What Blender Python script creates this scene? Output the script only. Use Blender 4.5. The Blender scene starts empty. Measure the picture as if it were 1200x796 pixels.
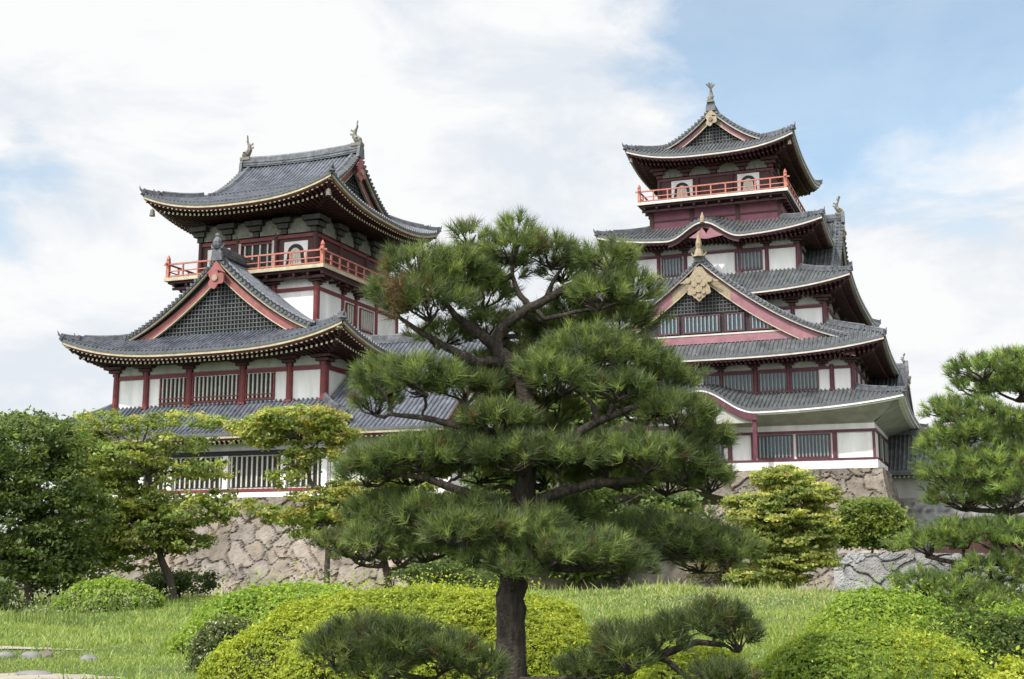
import bpy, math, random
import numpy as np
from mathutils import Vector, Matrix

rng = np.random.default_rng(7)
random.seed(7)
S = bpy.context.scene
COL = S.collection

# ------------------------------------------------------------------ camera
EYE = 1.6
PITCH = math.radians(9.83)
cam_d = bpy.data.cameras.new('camera')
cam = bpy.data.objects.new('camera', cam_d)
COL.objects.link(cam)
cam.location = (0, 0, EYE)
cam.rotation_euler = (math.pi / 2 + PITCH, 0, 0)
cam_d.sensor_width = 36
cam_d.lens = 43.98
cam_d.clip_end = 5000
cam_d.clip_start = .1
S.camera = cam

# ------------------------------------------------------------------ light
SUN_EL, SUN_ROT = math.radians(50), math.radians(222)
sdir = Vector((math.sin(SUN_ROT) * math.cos(SUN_EL), math.cos(SUN_ROT) * math.cos(SUN_EL), math.sin(SUN_EL)))
sun_d = bpy.data.lights.new('sun', 'SUN')
sun_d.energy = 3.7
sun_d.angle = math.radians(1.5)
sun_d.color = (1, .955, .88)
sun = bpy.data.objects.new('sun', sun_d)
COL.objects.link(sun)
sun.rotation_euler = sdir.to_track_quat('Z', 'Y').to_euler()
S.view_settings.view_transform = 'Standard'
S.view_settings.look = 'None'
S.view_settings.exposure = 0.22
S.view_settings.gamma = 1
S.view_settings.use_curve_mapping = False
S.cycles.max_bounces = 6
S.cycles.transparent_max_bounces = 4
S.cycles.sample_clamp_indirect = 6

W = bpy.data.worlds.new('World')
S.world = W
W.use_nodes = True
nt = W.node_tree
nt.nodes.clear()


def nd(t, typ, **kw):
    n = t.nodes.new(typ)
    for k, v in kw.items():
        if k == 'ins':
            for a, b in v.items():
                if isinstance(b, bpy.types.NodeSocket):
                    t.links.new(b, n.inputs[a])
                else:
                    n.inputs[a].default_value = b
        else:
            setattr(n, k, v)
    return n


def math_(t, op, a, b=0.0, clamp=False):
    n = nd(t, 'ShaderNodeMath', operation=op, use_clamp=clamp, ins={0: a, 1: b})
    return n.outputs[0]


def ramp(t, fac, stops, interp='LINEAR'):
    n = nd(t, 'ShaderNodeValToRGB', ins={0: fac})
    r = n.color_ramp
    r.interpolation = interp
    while len(r.elements) < len(stops):
        r.elements.new(.5)
    for e, (p, c) in zip(r.elements, stops):
        e.position = p
        e.color = (c[0], c[1], c[2], 1) if not isinstance(c, (int, float)) else (c, c, c, 1)
    return n.outputs[0]


sky = nd(nt, 'ShaderNodeTexSky', sky_type='NISHITA', sun_disc=False, sun_elevation=SUN_EL, sun_rotation=SUN_ROT,
         altitude=50, air_density=1.0, dust_density=.5, ozone_density=.6)
tc = nd(nt, 'ShaderNodeTexCoord')
dirv = tc.outputs['Generated']
sep = nd(nt, 'ShaderNodeSeparateXYZ', ins={0: dirv})
dx, dy, dz = sep.outputs
# cloud noise in direction space, flattened a little towards the horizon
mp0 = nd(nt, 'ShaderNodeMapping', ins={'Vector': dirv})
mp0.inputs['Location'].default_value = (.35, 0, .9)
mp0.inputs['Scale'].default_value = (1, 1, 1.45)
n1 = nd(nt, 'ShaderNodeTexNoise', ins={'Vector': mp0.outputs[0], 'Scale': 3.6, 'Detail': 10, 'Roughness': .52, 'Distortion': .25}).outputs[0]
mp = nd(nt, 'ShaderNodeMapping', ins={'Vector': dirv})
mp.inputs['Location'].default_value = (3.1, 1.7, .2)
mp.inputs['Scale'].default_value = (.9, .9, 1.9)
n2 = nd(nt, 'ShaderNodeTexNoise', ins={'Vector': mp.outputs[0], 'Scale': 8.0, 'Detail': 10, 'Roughness': .58, 'Distortion': .35}).outputs[0]
# clearer air towards the upper right, a little haze gap low on the left
patch = nd(nt, 'ShaderNodeVectorMath', operation='DISTANCE', ins={0: dirv})
patch.inputs[1].default_value = (.29, .84, .45)
gap = ramp(nt, patch.outputs['Value'], [(.13, 1), (.25, 0)])
patch2 = nd(nt, 'ShaderNodeVectorMath', operation='DISTANCE', ins={0: dirv})
patch2.inputs[1].default_value = (-.38, .90, .20)
gap2 = ramp(nt, patch2.outputs['Value'], [(.0, 1), (.16, 0)])
patch3 = nd(nt, 'ShaderNodeVectorMath', operation='DISTANCE', ins={0: dirv})
patch3.inputs[1].default_value = (-.30, .83, .46)
gap3 = ramp(nt, patch3.outputs['Value'], [(.0, 1), (.10, 0)])
dens = math_(nt, 'ADD', math_(nt, 'MULTIPLY', n1, .75), math_(nt, 'MULTIPLY', n2, .45))
dens = math_(nt, 'SUBTRACT', dens, math_(nt, 'MULTIPLY', gap, .30))
dens = math_(nt, 'SUBTRACT', dens, math_(nt, 'MULTIPLY', gap2, .08))
dens = math_(nt, 'SUBTRACT', dens, math_(nt, 'MULTIPLY', gap3, .20))
leftw = ramp(nt, dx, [(.0, 1), (.16, 0)])
dens = math_(nt, 'ADD', dens, math_(nt, 'MULTIPLY', leftw, .045))
low = ramp(nt, dz, [(.24, 1), (.36, 0)])
dens = math_(nt, 'ADD', dens, math_(nt, 'MULTIPLY', low, .05))
cover = ramp(nt, dens, [(.40, .34), (.57, 1.0)])
# clouds are whiter where thin and bright, greyer where thick; brighter round the sun
shade = ramp(nt, n2, [(.38, (.80, .85, .91)), (.56, (.985, .99, .995))])
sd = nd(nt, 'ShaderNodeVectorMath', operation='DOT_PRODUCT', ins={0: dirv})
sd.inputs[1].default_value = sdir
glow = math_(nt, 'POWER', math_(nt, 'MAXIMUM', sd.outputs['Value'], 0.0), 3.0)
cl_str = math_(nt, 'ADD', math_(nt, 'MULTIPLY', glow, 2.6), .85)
tint = nd(nt, 'ShaderNodeMix', data_type='RGBA', blend_type='MULTIPLY', ins={0: 1.0, 6: sky.outputs[0], 7: (.90, 1.14, 1.12, 1)})
bg_s = nd(nt, 'ShaderNodeBackground', ins={0: tint.outputs[2], 1: .15})
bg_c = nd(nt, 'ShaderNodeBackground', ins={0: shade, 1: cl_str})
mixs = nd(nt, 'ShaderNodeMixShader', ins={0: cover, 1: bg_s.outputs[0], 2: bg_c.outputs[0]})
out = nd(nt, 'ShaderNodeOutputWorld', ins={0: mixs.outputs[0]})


# ------------------------------------------------------------------ pixel (of the 1200x796 photograph) to world
F_ = 1466.0


def at(px, py, Y):
    x = (px - 600) / F_
    y = -(py - 398) / F_
    ry = math.cos(PITCH) - y * math.sin(PITCH)
    rz = math.sin(PITCH) + y * math.cos(PITCH)
    k = Y / ry
    return np.array([x * k, Y, EYE + rz * k])


# ------------------------------------------------------------------ materials
def mat(name, col, rough=.7, var=.15, scale=3.0, bump=0.0, bscale=20.0, col2=None, attr=None, spec=.3, trans=0.0,
        streak=False, detail=5, cells=0.0):
    m = bpy.data.materials.new(name)
    m.use_nodes = True
    t = m.node_tree
    t.nodes.clear()
    tcn = nd(t, 'ShaderNodeTexCoord')
    v = tcn.outputs['Object']
    if streak:
        mpn = nd(t, 'ShaderNodeMapping', ins={'Vector': v})
        mpn.inputs['Scale'].default_value = (1, 1, .18)
        v = mpn.outputs[0]
    n = nd(t, 'ShaderNodeTexNoise', ins={'Vector': v, 'Scale': scale, 'Detail': detail, 'Roughness': .6}).outputs[0]
    c2 = col2 if col2 else tuple(c * (1 - var) for c in col)
    c1 = col if col2 else tuple(min(1, c * (1 + var)) for c in col)
    base = ramp(t, n, [(.32, c2), (.68, c1)])
    if cells:
        mpc = nd(t, 'ShaderNodeMapping', ins={'Vector': tcn.outputs['Object']})
        vc = nd(t, 'ShaderNodeTexVoronoi', ins={'Vector': mpc.outputs[0], 'Scale': 2.6})
        lo = nd(t, 'ShaderNodeTexNoise', ins={'Vector': tcn.outputs['Object'], 'Scale': .45, 'Detail': 6}).outputs[0]
        sp_ = nd(t, 'ShaderNodeSeparateColor', ins={0: vc.outputs['Color']})
        f_ = math_(t, 'ADD', math_(t, 'MULTIPLY', sp_.outputs[0], cells), math_(t, 'MULTIPLY', lo, .9))
        f_ = math_(t, 'ADD', f_, .62 - cells * .5)
        hv = nd(t, 'ShaderNodeHueSaturation', ins={'Color': base, 'Value': f_})
        lich = nd(t, 'ShaderNodeTexNoise', ins={'Vector': tcn.outputs['Object'], 'Scale': 5.5, 'Detail': 8, 'Roughness': .7}).outputs[0]
        lf = ramp(t, lich, [(.60, 0), (.72, .55)])
        base = nd(t, 'ShaderNodeMix', data_type='RGBA', ins={0: lf, 6: hv.outputs[0], 7: (.19, .20, .19, 1)}).outputs[2]
    if attr:
        a = nd(t, 'ShaderNodeAttribute', attribute_name=attr)
        mx = nd(t, 'ShaderNodeMix', data_type='RGBA', blend_type='MULTIPLY', ins={0: 1.0, 6: base, 7: a.outputs['Color']})
        base = mx.outputs[2]
    p = nd(t, 'ShaderNodeBsdfPrincipled', ins={'Base Color': base, 'Roughness': rough, 'Specular IOR Level': spec})
    if bump:
        n2_ = nd(t, 'ShaderNodeTexNoise', ins={'Vector': tcn.outputs['Object'], 'Scale': bscale, 'Detail': 6, 'Roughness': .65}).outputs[0]
        b = nd(t, 'ShaderNodeBump', ins={'Strength': bump, 'Distance': .05, 'Height': n2_})
        t.links.new(b.outputs[0], p.inputs['Normal'])
    sh = p.outputs[0]
    if trans:
        tr = nd(t, 'ShaderNodeBsdfTranslucent', ins={0: base})
        sh = nd(t, 'ShaderNodeMixShader', ins={0: trans, 1: sh, 2: tr.outputs[0]}).outputs[0]
    nd(t, 'ShaderNodeOutputMaterial', ins={0: sh})
    return m


M = {}
M['tile_l'] = mat('tile_blue_grey', (.115, .125, .150), .45, .0, 1.3, col2=(.055, .060, .074), bump=.25, bscale=9, spec=.45, cells=.5)
M['tile_r'] = mat('tile_green_grey', (.10, .107, .110), .5, .0, 1.3, col2=(.046, .05, .053), bump=.25, bscale=9, spec=.4, cells=.5)
M['tile_dark'] = mat('tile_edge', (.09, .095, .105), .5, .25, 4, bump=.2)
M['ridge_tile'] = mat('ridge_tile', (.13, .137, .15), .5, .0, 3, col2=(.06, .064, .07), bump=.5, bscale=14, cells=.4)
M['gold'] = mat('gold_edge', (.40, .35, .235), .55, .2, 2.5, spec=.5)
M['cream'] = mat('cream_edge', (.50, .48, .43), .6, .15, 2)
M['pale'] = mat('pale_rafter_end', (.72, .68, .52), .6, .15, 5)
M['red_l'] = mat('red_lacquer', (.155, .033, .034), .5, .22, 2.5, bump=.1)
M['red_board'] = mat('faded_red_board', (.25, .085, .08), .55, .2, 2, bump=.1)
M['dark_red'] = mat('dark_red_timber', (.06, .024, .024), .6, .25, 3)
M['red_r'] = mat('crimson_timber', (.10, .029, .042), .5, .22, 2.5, bump=.1)
M['mauve'] = mat('mauve_board', (.27, .135, .15), .55, .18, 2, bump=.1)
M['pink_wall'] = mat('plum_panel', (.20, .072, .10), .6, .15, 1.5)
M['vermilion'] = mat('vermilion_rail', (.40, .14, .10), .55, .2, 4)
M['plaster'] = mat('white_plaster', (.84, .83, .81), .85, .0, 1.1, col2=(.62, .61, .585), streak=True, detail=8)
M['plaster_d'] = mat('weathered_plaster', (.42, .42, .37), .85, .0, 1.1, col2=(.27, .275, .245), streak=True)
M['dark'] = mat('dark_opening', (.018, .018, .02), .6, .2, 3)
M['blue_glass'] = mat('blue_black_pane', (.02, .03, .05), .25, .3, 2, spec=.5)
M['bar_l'] = mat('cream_bar', (.50, .48, .42), .7, .15, 4)
M['bar_r'] = mat('grey_green_bar', (.20, .25, .24), .7, .15, 4)
M['lattice'] = mat('grey_lattice', (.115, .12, .12), .7, .2, 4)
M['green_dark'] = mat('green_bracket', (.035, .034, .03), .6, .3, 3)
M['gilt'] = mat('gilt_ornament', (.25, .195, .115), .5, .3, 6, bump=.4, bscale=16, spec=.6)
M['bronze'] = mat('bronze_finial', (.15, .14, .115), .5, .3, 6, bump=.4)
M['mauve'] = mat('mauve_board', (.31, .15, .17), .6, .0, 1.2, col2=(.20, .09, .11), bump=.15, detail=8)
M['frieze'] = mat('dim_green_frieze', (.16, .165, .13), .8, .3, 3)
M['stone_tan'] = mat('tan_stone', (.275, .232, .19), .9, .0, 1.6, col2=(.155, .13, .107), attr='Col', bump=.7, bscale=4, detail=9)
M['stone_grey'] = mat('grey_stone', (.30, .29, .28), .9, .0, 1.6, col2=(.19, .185, .18), attr='Col', bump=.3, bscale=3.5, detail=9)


# ------------------------------------------------------------------ mesh builder
class MB:
    def __init__(s):
        s.V, s.Fq, s.C, s.n = [], [], [], 0
        s.X = None

    def add(s, v, f, m=0, c=None):
        v = np.asarray(v, dtype=np.float64).reshape(-1, 3)
        if s.X is not None:
            v = s.X(v)
        f = np.asarray(f, dtype=np.int64)
        s.V.append(v)
        s.Fq.append((f + s.n, m))
        if c is None:
            c = np.ones((len(v), 3))
        s.C.append(np.broadcast_to(c, (len(v), 3)))
        s.n += len(v)

    def box(s, x0, x1, y0, y1, z0, z1, m=0):
        v = [(x, y, z) for z in (z0, z1) for y in (y0, y1) for x in (x0, x1)]
        s.add(v, [(0, 2, 3, 1), (4, 5, 7, 6), (0, 1, 5, 4), (2, 6, 7, 3), (0, 4, 6, 2), (1, 3, 7, 5)], m)

    def beams(s, P, Q, w, h, m=0, up=(0, 0, 1)):
        P = np.asarray(P, float).reshape(-1, 3)
        Q = np.asarray(Q, float).reshape(-1, 3)
        if len(P) == 0:
            return
        d = Q - P
        d /= np.linalg.norm(d, axis=1)[:, None] + 1e-9
        upv = np.broadcast_to(np.array(up, float), d.shape)
        r = np.cross(d, upv)
        r /= np.linalg.norm(r, axis=1)[:, None] + 1e-9
        u = np.cross(r, d)
        vs = []
        for base in (P, Q):
            for a, b in ((-1, -1), (1, -1), (1, 1), (-1, 1)):
                vs.append(base + r * a * w / 2 + u * b * h / 2)
        v = np.stack(vs, 1).reshape(-1, 3)
        f0 = np.array([(0, 1, 2, 3), (7, 6, 5, 4), (0, 4, 5, 1), (1, 5, 6, 2), (2, 6, 7, 3), (3, 7, 4, 0)])
        f = (f0[None] + (np.arange(len(P)) * 8)[:, None, None]).reshape(-1, 4)
        s.add(v, f, m)

    def grid(s, P, m=0, c=None):
        P = np.asarray(P, float)
        a, b = P.shape[:2]
        i = np.arange(a * b).reshape(a, b)
        f = np.stack([i[:-1, :-1], i[:-1, 1:], i[1:, 1:], i[1:, :-1]], -1).reshape(-1, 4)
        s.add(P.reshape(-1, 3), f, m, None if c is None else np.asarray(c).reshape(-1, 3))

    def tube(s, pts, rad, n=8, m=0, cap=True, jit=0.0):
        pts = np.asarray(pts, float)
        k = len(pts)
        rad = np.broadcast_to(np.asarray(rad, float), (k,))
        d = np.gradient(pts, axis=0)
        d /= np.linalg.norm(d, axis=1)[:, None] + 1e-9
        ref = np.array([0, 0, 1.0]) if abs(d[0][2]) < .8 else np.array([0, 1.0, 0])
        rows = []
        r = np.cross(d[0], ref)
        for i in range(k):
            r = r - d[i] * (r @ d[i])
            r /= np.linalg.norm(r) + 1e-9
            u = np.cross(d[i], r)
            a = np.linspace(0, 2 * np.pi, n, endpoint=False)
            rr = rad[i] * (1 + (rng.normal(0, jit, n) if jit else 0))
            rr = np.broadcast_to(rr, (n,))
            rows.append(pts[i] + np.outer(np.cos(a) * rr, r) + np.outer(np.sin(a) * rr, u))
        rows = np.array(rows)
        idx = np.arange(k * n).reshape(k, n)
        nx = np.roll(idx, -1, 1)
        f = np.stack([idx[:-1], nx[:-1], nx[1:], idx[1:]], -1).reshape(-1, 4)
        s.add(rows.reshape(-1, 3), f, m)
        if cap:
            for e, row in ((0, rows[0]), (1, rows[-1])):
                c = row.mean(0)
                v = np.vstack([row, c])
                j = np.arange(n)
                ff = np.stack([j, np.roll(j, -1), np.full(n, n)], -1)
                if e == 0:
                    ff = ff[:, ::-1]
                s.add(v, ff, m)

    def prism(s, poly, y0, y1, m=0):
        """closed outline in x,z extruded from y0 to y1 (fan caps round its centre)"""
        p = np.asarray(poly, float)
        n = len(p)
        a = np.stack([p[:, 0], np.full(n, y0), p[:, 1]], 1)
        b = np.stack([p[:, 0], np.full(n, y1), p[:, 1]], 1)
        ca, cb = a.mean(0), b.mean(0)
        v = np.vstack([a, b, ca, cb])
        j = np.arange(n)
        k = np.roll(j, -1)
        s.add(v, np.stack([j, k, k + n, j + n], -1), m)
        s.add(v, np.stack([k, j, np.full(n, 2 * n)], -1), m)
        s.add(v, np.stack([j + n, k + n, np.full(n, 2 * n + 1)], -1), m)

    def build(s, name, mats, parent=None, smooth=False, col=False):
        if not isinstance(mats, (list, tuple)):
            mats = [mats]
        me = bpy.data.meshes.new(name)
        V = np.vstack(s.V) if s.V else np.zeros((0, 3))
        me.vertices.add(len(V))
        me.vertices.foreach_set('co', V.astype(np.float32).ravel())
        loops = np.concatenate([f.ravel() for f, _ in s.Fq])
        sizes = np.concatenate([np.full(len(f), f.shape[1]) for f, _ in s.Fq])
        mi = np.concatenate([np.full(len(f), m) for f, m in s.Fq])
        me.loops.add(len(loops))
        me.loops.foreach_set('vertex_index', loops.astype(np.int32))
        me.polygons.add(len(sizes))
        starts = np.concatenate([[0], np.cumsum(sizes)[:-1]])
        me.polygons.foreach_set('loop_start', starts.astype(np.int32))
        me.polygons.foreach_set('loop_total', sizes.astype(np.int32))
        me.polygons.foreach_set('material_index', mi.astype(np.int32))
        me.polygons.foreach_set('use_smooth', np.full(len(sizes), smooth))
        for m in mats:
            me.materials.append(M[m] if isinstance(m, str) else m)
        if col:
            at_ = me.color_attributes.new('Col', 'FLOAT_COLOR', 'POINT')
            C_ = np.ones((len(V), 4))
            C_[:, :3] = np.vstack(s.C)
            at_.data.foreach_set('color', C_.astype(np.float32).ravel())
        me.update(calc_edges=True)
        o = bpy.data.objects.new(name, me)
        COL.objects.link(o)
        if parent is not None:
            o.parent = parent
        return o


def tag(o, label=None, cat=None, group=None, kind=None):
    if label:
        o['label'] = label
    if cat:
        o['category'] = cat
    if group:
        o['group'] = group
    if kind:
        o['kind'] = kind
    return o


def empty(name, loc, rz=0.0):
    o = bpy.data.objects.new(name, None)
    COL.objects.link(o)
    o.location = loc
    o.rotation_euler = (0, 0, rz)
    o.empty_display_size = .5
    return o


def rot90(k, cx=0.0, cy=0.0):
    """canonical frame (x right, front towards -y) turned k quarter turns about z and moved to cx, cy"""
    c, s_ = [(1, 0), (0, 1), (-1, 0), (0, -1)][k % 4]

    def X(v):
        return np.stack([cx + c * v[:, 0] - s_ * v[:, 1], cy + s_ * v[:, 0] + c * v[:, 1], v[:, 2]], 1)
    return X


# ------------------------------------------------------------------ roofs
PER = .34
COLS = [(0, 0), (.46, 0), (.54, .07), (.66, .125), (.84, .125), (.96, .07)]


def roll_cols(x0, x1):
    n = int(math.ceil((x1 - x0) / PER))
    p = (x1 - x0) / n
    xs, hs = [], []
    for i in range(n):
        for a, h in COLS:
            xs.append(x0 + (i + a) * p)
            hs.append(h)
    xs.append(x1)
    hs.append(0)
    return np.array(xs), np.array(hs)


class Slope:
    """one side of a hipped roof, canonical frame: eave on y=-D.. rising towards y=0 (t=1)"""

    def __init__(s, x0, x1, D, Dl, Dr, z0, z1, lift=(1, 1), pw=3.0, g=1.22, bump=None, tmin=None, ycor=0.0):
        s.__dict__.update(locals())
        s.mid = (x0 + x1) / 2 if (lift[0] > 0) == (lift[1] > 0) else (x1 if lift[0] > 0 else x0)

    def z(s, x, t):
        x = np.asarray(x, float)
        t = np.asarray(t, float)
        xl = s.x0 + s.Dl * t
        xr = s.x1 - s.Dr * t
        n = np.where(x < s.mid, (s.mid - x) / np.maximum(s.mid - xl, .01), (x - s.mid) / np.maximum(xr - s.mid, .01))
        n = np.clip(n, 0, 1)
        L = np.where(x < s.mid, s.lift[0], s.lift[1])
        z = s.z0 + (s.z1 - s.z0) * (t ** s.g) + L * (n ** s.pw) * (1 - t) ** 1.3
        if s.bump:
            c, w, h = s.bump
            q = np.clip(np.abs(x - c) / w, 0, 1)
            z = z + h * ((1 + np.cos(np.pi * q)) / 2) ** 1.15 * (1 - .55 * t)
        return z

    def trange(s, x):
        t1 = np.ones_like(x)
        if s.Dl > 0:
            t1 = np.minimum(t1, (x - s.x0) / s.Dl)
        if s.Dr > 0:
            t1 = np.minimum(t1, (s.x1 - x) / s.Dr)
        t0 = np.zeros_like(x)
        if s.tmin:
            t0 = np.minimum(s.tmin(x), t1)
        return t0, t1

    def tiles(s, mb, m=0, m_edge=1, rows=9):
        xs, hs = roll_cols(s.x0, s.x1)
        t0, t1 = s.trange(xs)
        r = np.linspace(0, 1, rows)
        T = t0[None] + (t1 - t0)[None] * r[:, None]
        X = np.broadcast_to(xs, T.shape)
        Zs = s.z(X, T) + hs[None]
        Y = -s.D * (1 - T) + s.ycor
        P = np.stack([X, Y, Zs], -1)
        mb.grid(P, m)
        keep = t0 < 1e-6
        e0 = P[0].copy()
        e1 = e0.copy()
        e1[:, 2] -= hs + .17
        e2 = e1.copy()
        e2[:, 1] += .5
        ok = np.where(keep)[0]
        for seg in np.split(ok, np.where(np.diff(ok) > 1)[0] + 1):
            if len(seg) > 1:
                mb.grid(np.stack([e2[seg], e1[seg], e0[seg]]), m_edge)

    def eave_pts(s, n=60, off=0.0, inset=0.0, drop=0.0):
        xs = np.linspace(s.x0 + inset * (s.Dl > 0), s.x1 - inset * (s.Dr > 0), n)
        return xs

    def segs(s, xs):
        if s.tmin is None:
            return [np.arange(len(xs))]
        ok = np.where(s.tmin(xs) < 1e-6)[0]
        return np.split(ok, np.where(np.diff(ok) > 1)[0] + 1)

    def under(s, trim, soff, raf, Dw, rise=.25, ins=.12, sp=.36, rw=.125, rh=.14, boxed=False, two=True):
        """trim strip, soffit and rafters; Dw = horizontal run from the eave to the wall"""
        y0 = -s.D + s.ycor
        xs = np.linspace(s.x0 + ins, s.x1 - ins, 90)
        z = s.z(np.clip(xs, s.x0, s.x1), np.zeros_like(xs))
        for sg in s.segs(xs):
            if len(sg) < 2:
                continue
            X, Zz = xs[sg], z[sg]
            A = np.stack([X, np.full(len(X), y0 + .05), Zz - .14], 1)
            B = A.copy(); B[:, 2] -= .20
            Cc = B.copy(); Cc[:, 1] += .3
            trim.grid(np.stack([Cc, B, A]), 0)
            # fascia below, set back
            A2 = np.stack([X, np.full(len(X), y0 + ins + .17), Zz - .30], 1)
            B2 = A2.copy(); B2[:, 2] -= .16
            C2 = B2.copy(); C2[:, 1] += .3
            soff.grid(np.stack([C2, B2, A2]), 1)
        # soffit surface
        q = np.linspace(0, 1, 5)
        Dl = Dw if s.Dl > 0 else 0
        Dr = Dw if s.Dr > 0 else 0
        xs = np.linspace(0, 1, 70)
        rows = []
        for k in q:
            xl = s.x0 + ins + Dl * k
            xr = s.x1 - ins - Dr * k
            X = xl + (xr - xl) * xs
            xe = s.x0 + (s.x1 - s.x0) * xs
            ze = s.z(xe, np.zeros_like(xe))
            flat = np.full_like(ze, s.z0)
            zz = flat + (ze - flat) * (1 - k) ** 1.3 - .36 + rise * k
            rows.append(np.stack([X, np.full_like(X, y0 + ins + .25 + (Dw - .35) * k), zz], 1))
        rows = np.array(rows)
        for sg in s.segs(s.x0 + (s.x1 - s.x0) * xs):
            if len(sg) > 1:
                soff.grid(rows[:, sg], 0)
        if boxed:
            return
        n = int((s.x1 - s.x0 - 2 * ins) / sp)
        rx = np.linspace(s.x0 + ins + .1, s.x1 - ins - .1, n)
        if s.tmin is not None:
            rx = rx[s.tmin(rx) < 1e-6]
        ze = s.z(rx, np.zeros_like(rx))
        k1 = np.ones_like(rx)
        if Dl:
            k1 = np.minimum(k1, (rx - s.x0) / Dl)
        if Dr:
            k1 = np.minimum(k1, (s.x1 - rx) / Dr)
        k1 = np.maximum(k1, .08)
        zi = s.z0 + (ze - s.z0) * (1 - k1) ** 1.3 + rise * k1
        for lay, (yi, dz_, ke) in enumerate(((.22, .46, 1.0), (.85, .64, 1.0)) if two else ((.22, .46, 1.0),)):
            k0 = (yi - .2) / Dw
            ok = k1 > k0 + .05
            zs = s.z0 + (ze - s.z0) * (1 - k0) ** 1.3 + rise * k0
            P = np.stack([rx, np.full_like(rx, y0 + ins + yi), zs - dz_], 1)[ok]
            Q = np.stack([rx, y0 + ins + Dw * k1, zi - dz_], 1)[ok]
            raf.beams(P, Q, rw, rh, 0)
            if len(P):
                d = (Q - P) / np.linalg.norm(Q - P, axis=1)[:, None]
                raf.beams(P - d * .035, P - d * .004, rw + .012, rh + .012, 1)


def roof_curve_ridge(mb, pts, w=.34, h=.34, m=0):
    pts = np.asarray(pts, float)
    mb.beams(pts[:-1], pts[1:] + (pts[1:] - pts[:-1]) * .03, w, h, m)
    mb.tube(pts + np.array([0, 0, h / 2 + .04]), w * .28, 6, m)


def hip_ridge(parent, M_slope, side, k, rotk, c, tmax=1.0, h=.34):
    """curved ridge down a hip: slope object, side -1/+1"""
    t = np.linspace(tmax, .02, 14)
    x = (M_slope.x0 + M_slope.Dl * t) if side < 0 else (M_slope.x1 - M_slope.Dr * t)
    z = M_slope.z(x, t) + .16
    y = -M_slope.D * (1 - t) + M_slope.ycor
    P = np.stack([x, y, z], 1)
    mb = MB()
    mb.X = rot90(rotk, *c)
    cut = 10
    roof_curve_ridge(mb, P[:cut], .36, h)
    roof_curve_ridge(mb, P[cut - 1:], .26, h * .62)
    # end tile: a small upright plate and a curled tip
    for i in (cut, -1):
        e = P[i]
        d = P[i] - P[i - 1]
        d = d / np.linalg.norm(d)
        hh = .5 if i == cut else .42
        mb.beams([e - d * .08 + [0, 0, -.05]], [e + d * .1 + [0, 0, .0]], .42, hh, 0)
        mb.tube([e + d * .05, e + d * .22 + [0, 0, .12], e + d * .3 + [0, 0, .36]], [.1, .08, .02], 6)
    return mb.build('hip_ridge', 'ridge_tile', parent)


def hipped(parent, name, cx, cy, a, b, ai, bi, z0, z1, L, aw, bw, kit, sides=(0, 1, 2, 3), bump=None, pw=3.0, g=1.22,
           rise=.25, boxed=False, tmin0=None, hips=True, sp=.36, dims=None, lr=(1, 1)):
    """skirt roof round a storey. a,b = outer half sizes; ai,bi = inner; aw,bw = wall half sizes below"""
    if parent.get('deeper'):
        b, bi, bw = b + 1.0, bi + 1.0, bw + 1.0
    tm, trm = kit['tile'], kit['trim']
    mb = MB()
    trim, soff, raf = MB(), MB(), MB()
    slopes = {}
    for k in sides:
        A, B, Ai, Bi = (a, b, ai, bi) if k % 2 == 0 else (b, a, bi, ai)
        wa, wb = (aw, bw) if k % 2 == 0 else (bw, aw)
        D = B - Bi
        hip = A - Ai
        X = rot90(k, cx, cy)
        s = Slope(-A, A, D, hip, hip, z0, z1, (L, L), pw, g, bump if k == 0 else None, tmin0 if k == 0 else None, ycor=-Bi)
        slopes[k] = s
        for q in (mb, trim, soff, raf):
            q.X = X
        s.tiles(mb)
        s.under(trim, soff, raf, B - wb, rise=rise, boxed=boxed and k in (0, 1), sp=sp)
    roof = mb.build(name, [tm, 'tile_dark'], parent)
    trim.build('eave_trim', trm, roof)
    soff.build('soffit', [kit['soffit'], kit['fascia']], roof)
    if raf.n:
        raf.build('rafter_row', [kit['rafter'], kit['rafter_end']], roof)
    if hips:
        for k in sides:
            hip_ridge(roof, slopes[k], 1, k, k, (cx, cy))
    # hanging wind bells at the front corners
    return roof, slopes


def gable_profile(q, cc_=.5):
    return q + cc_ * (q * q - q)


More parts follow.
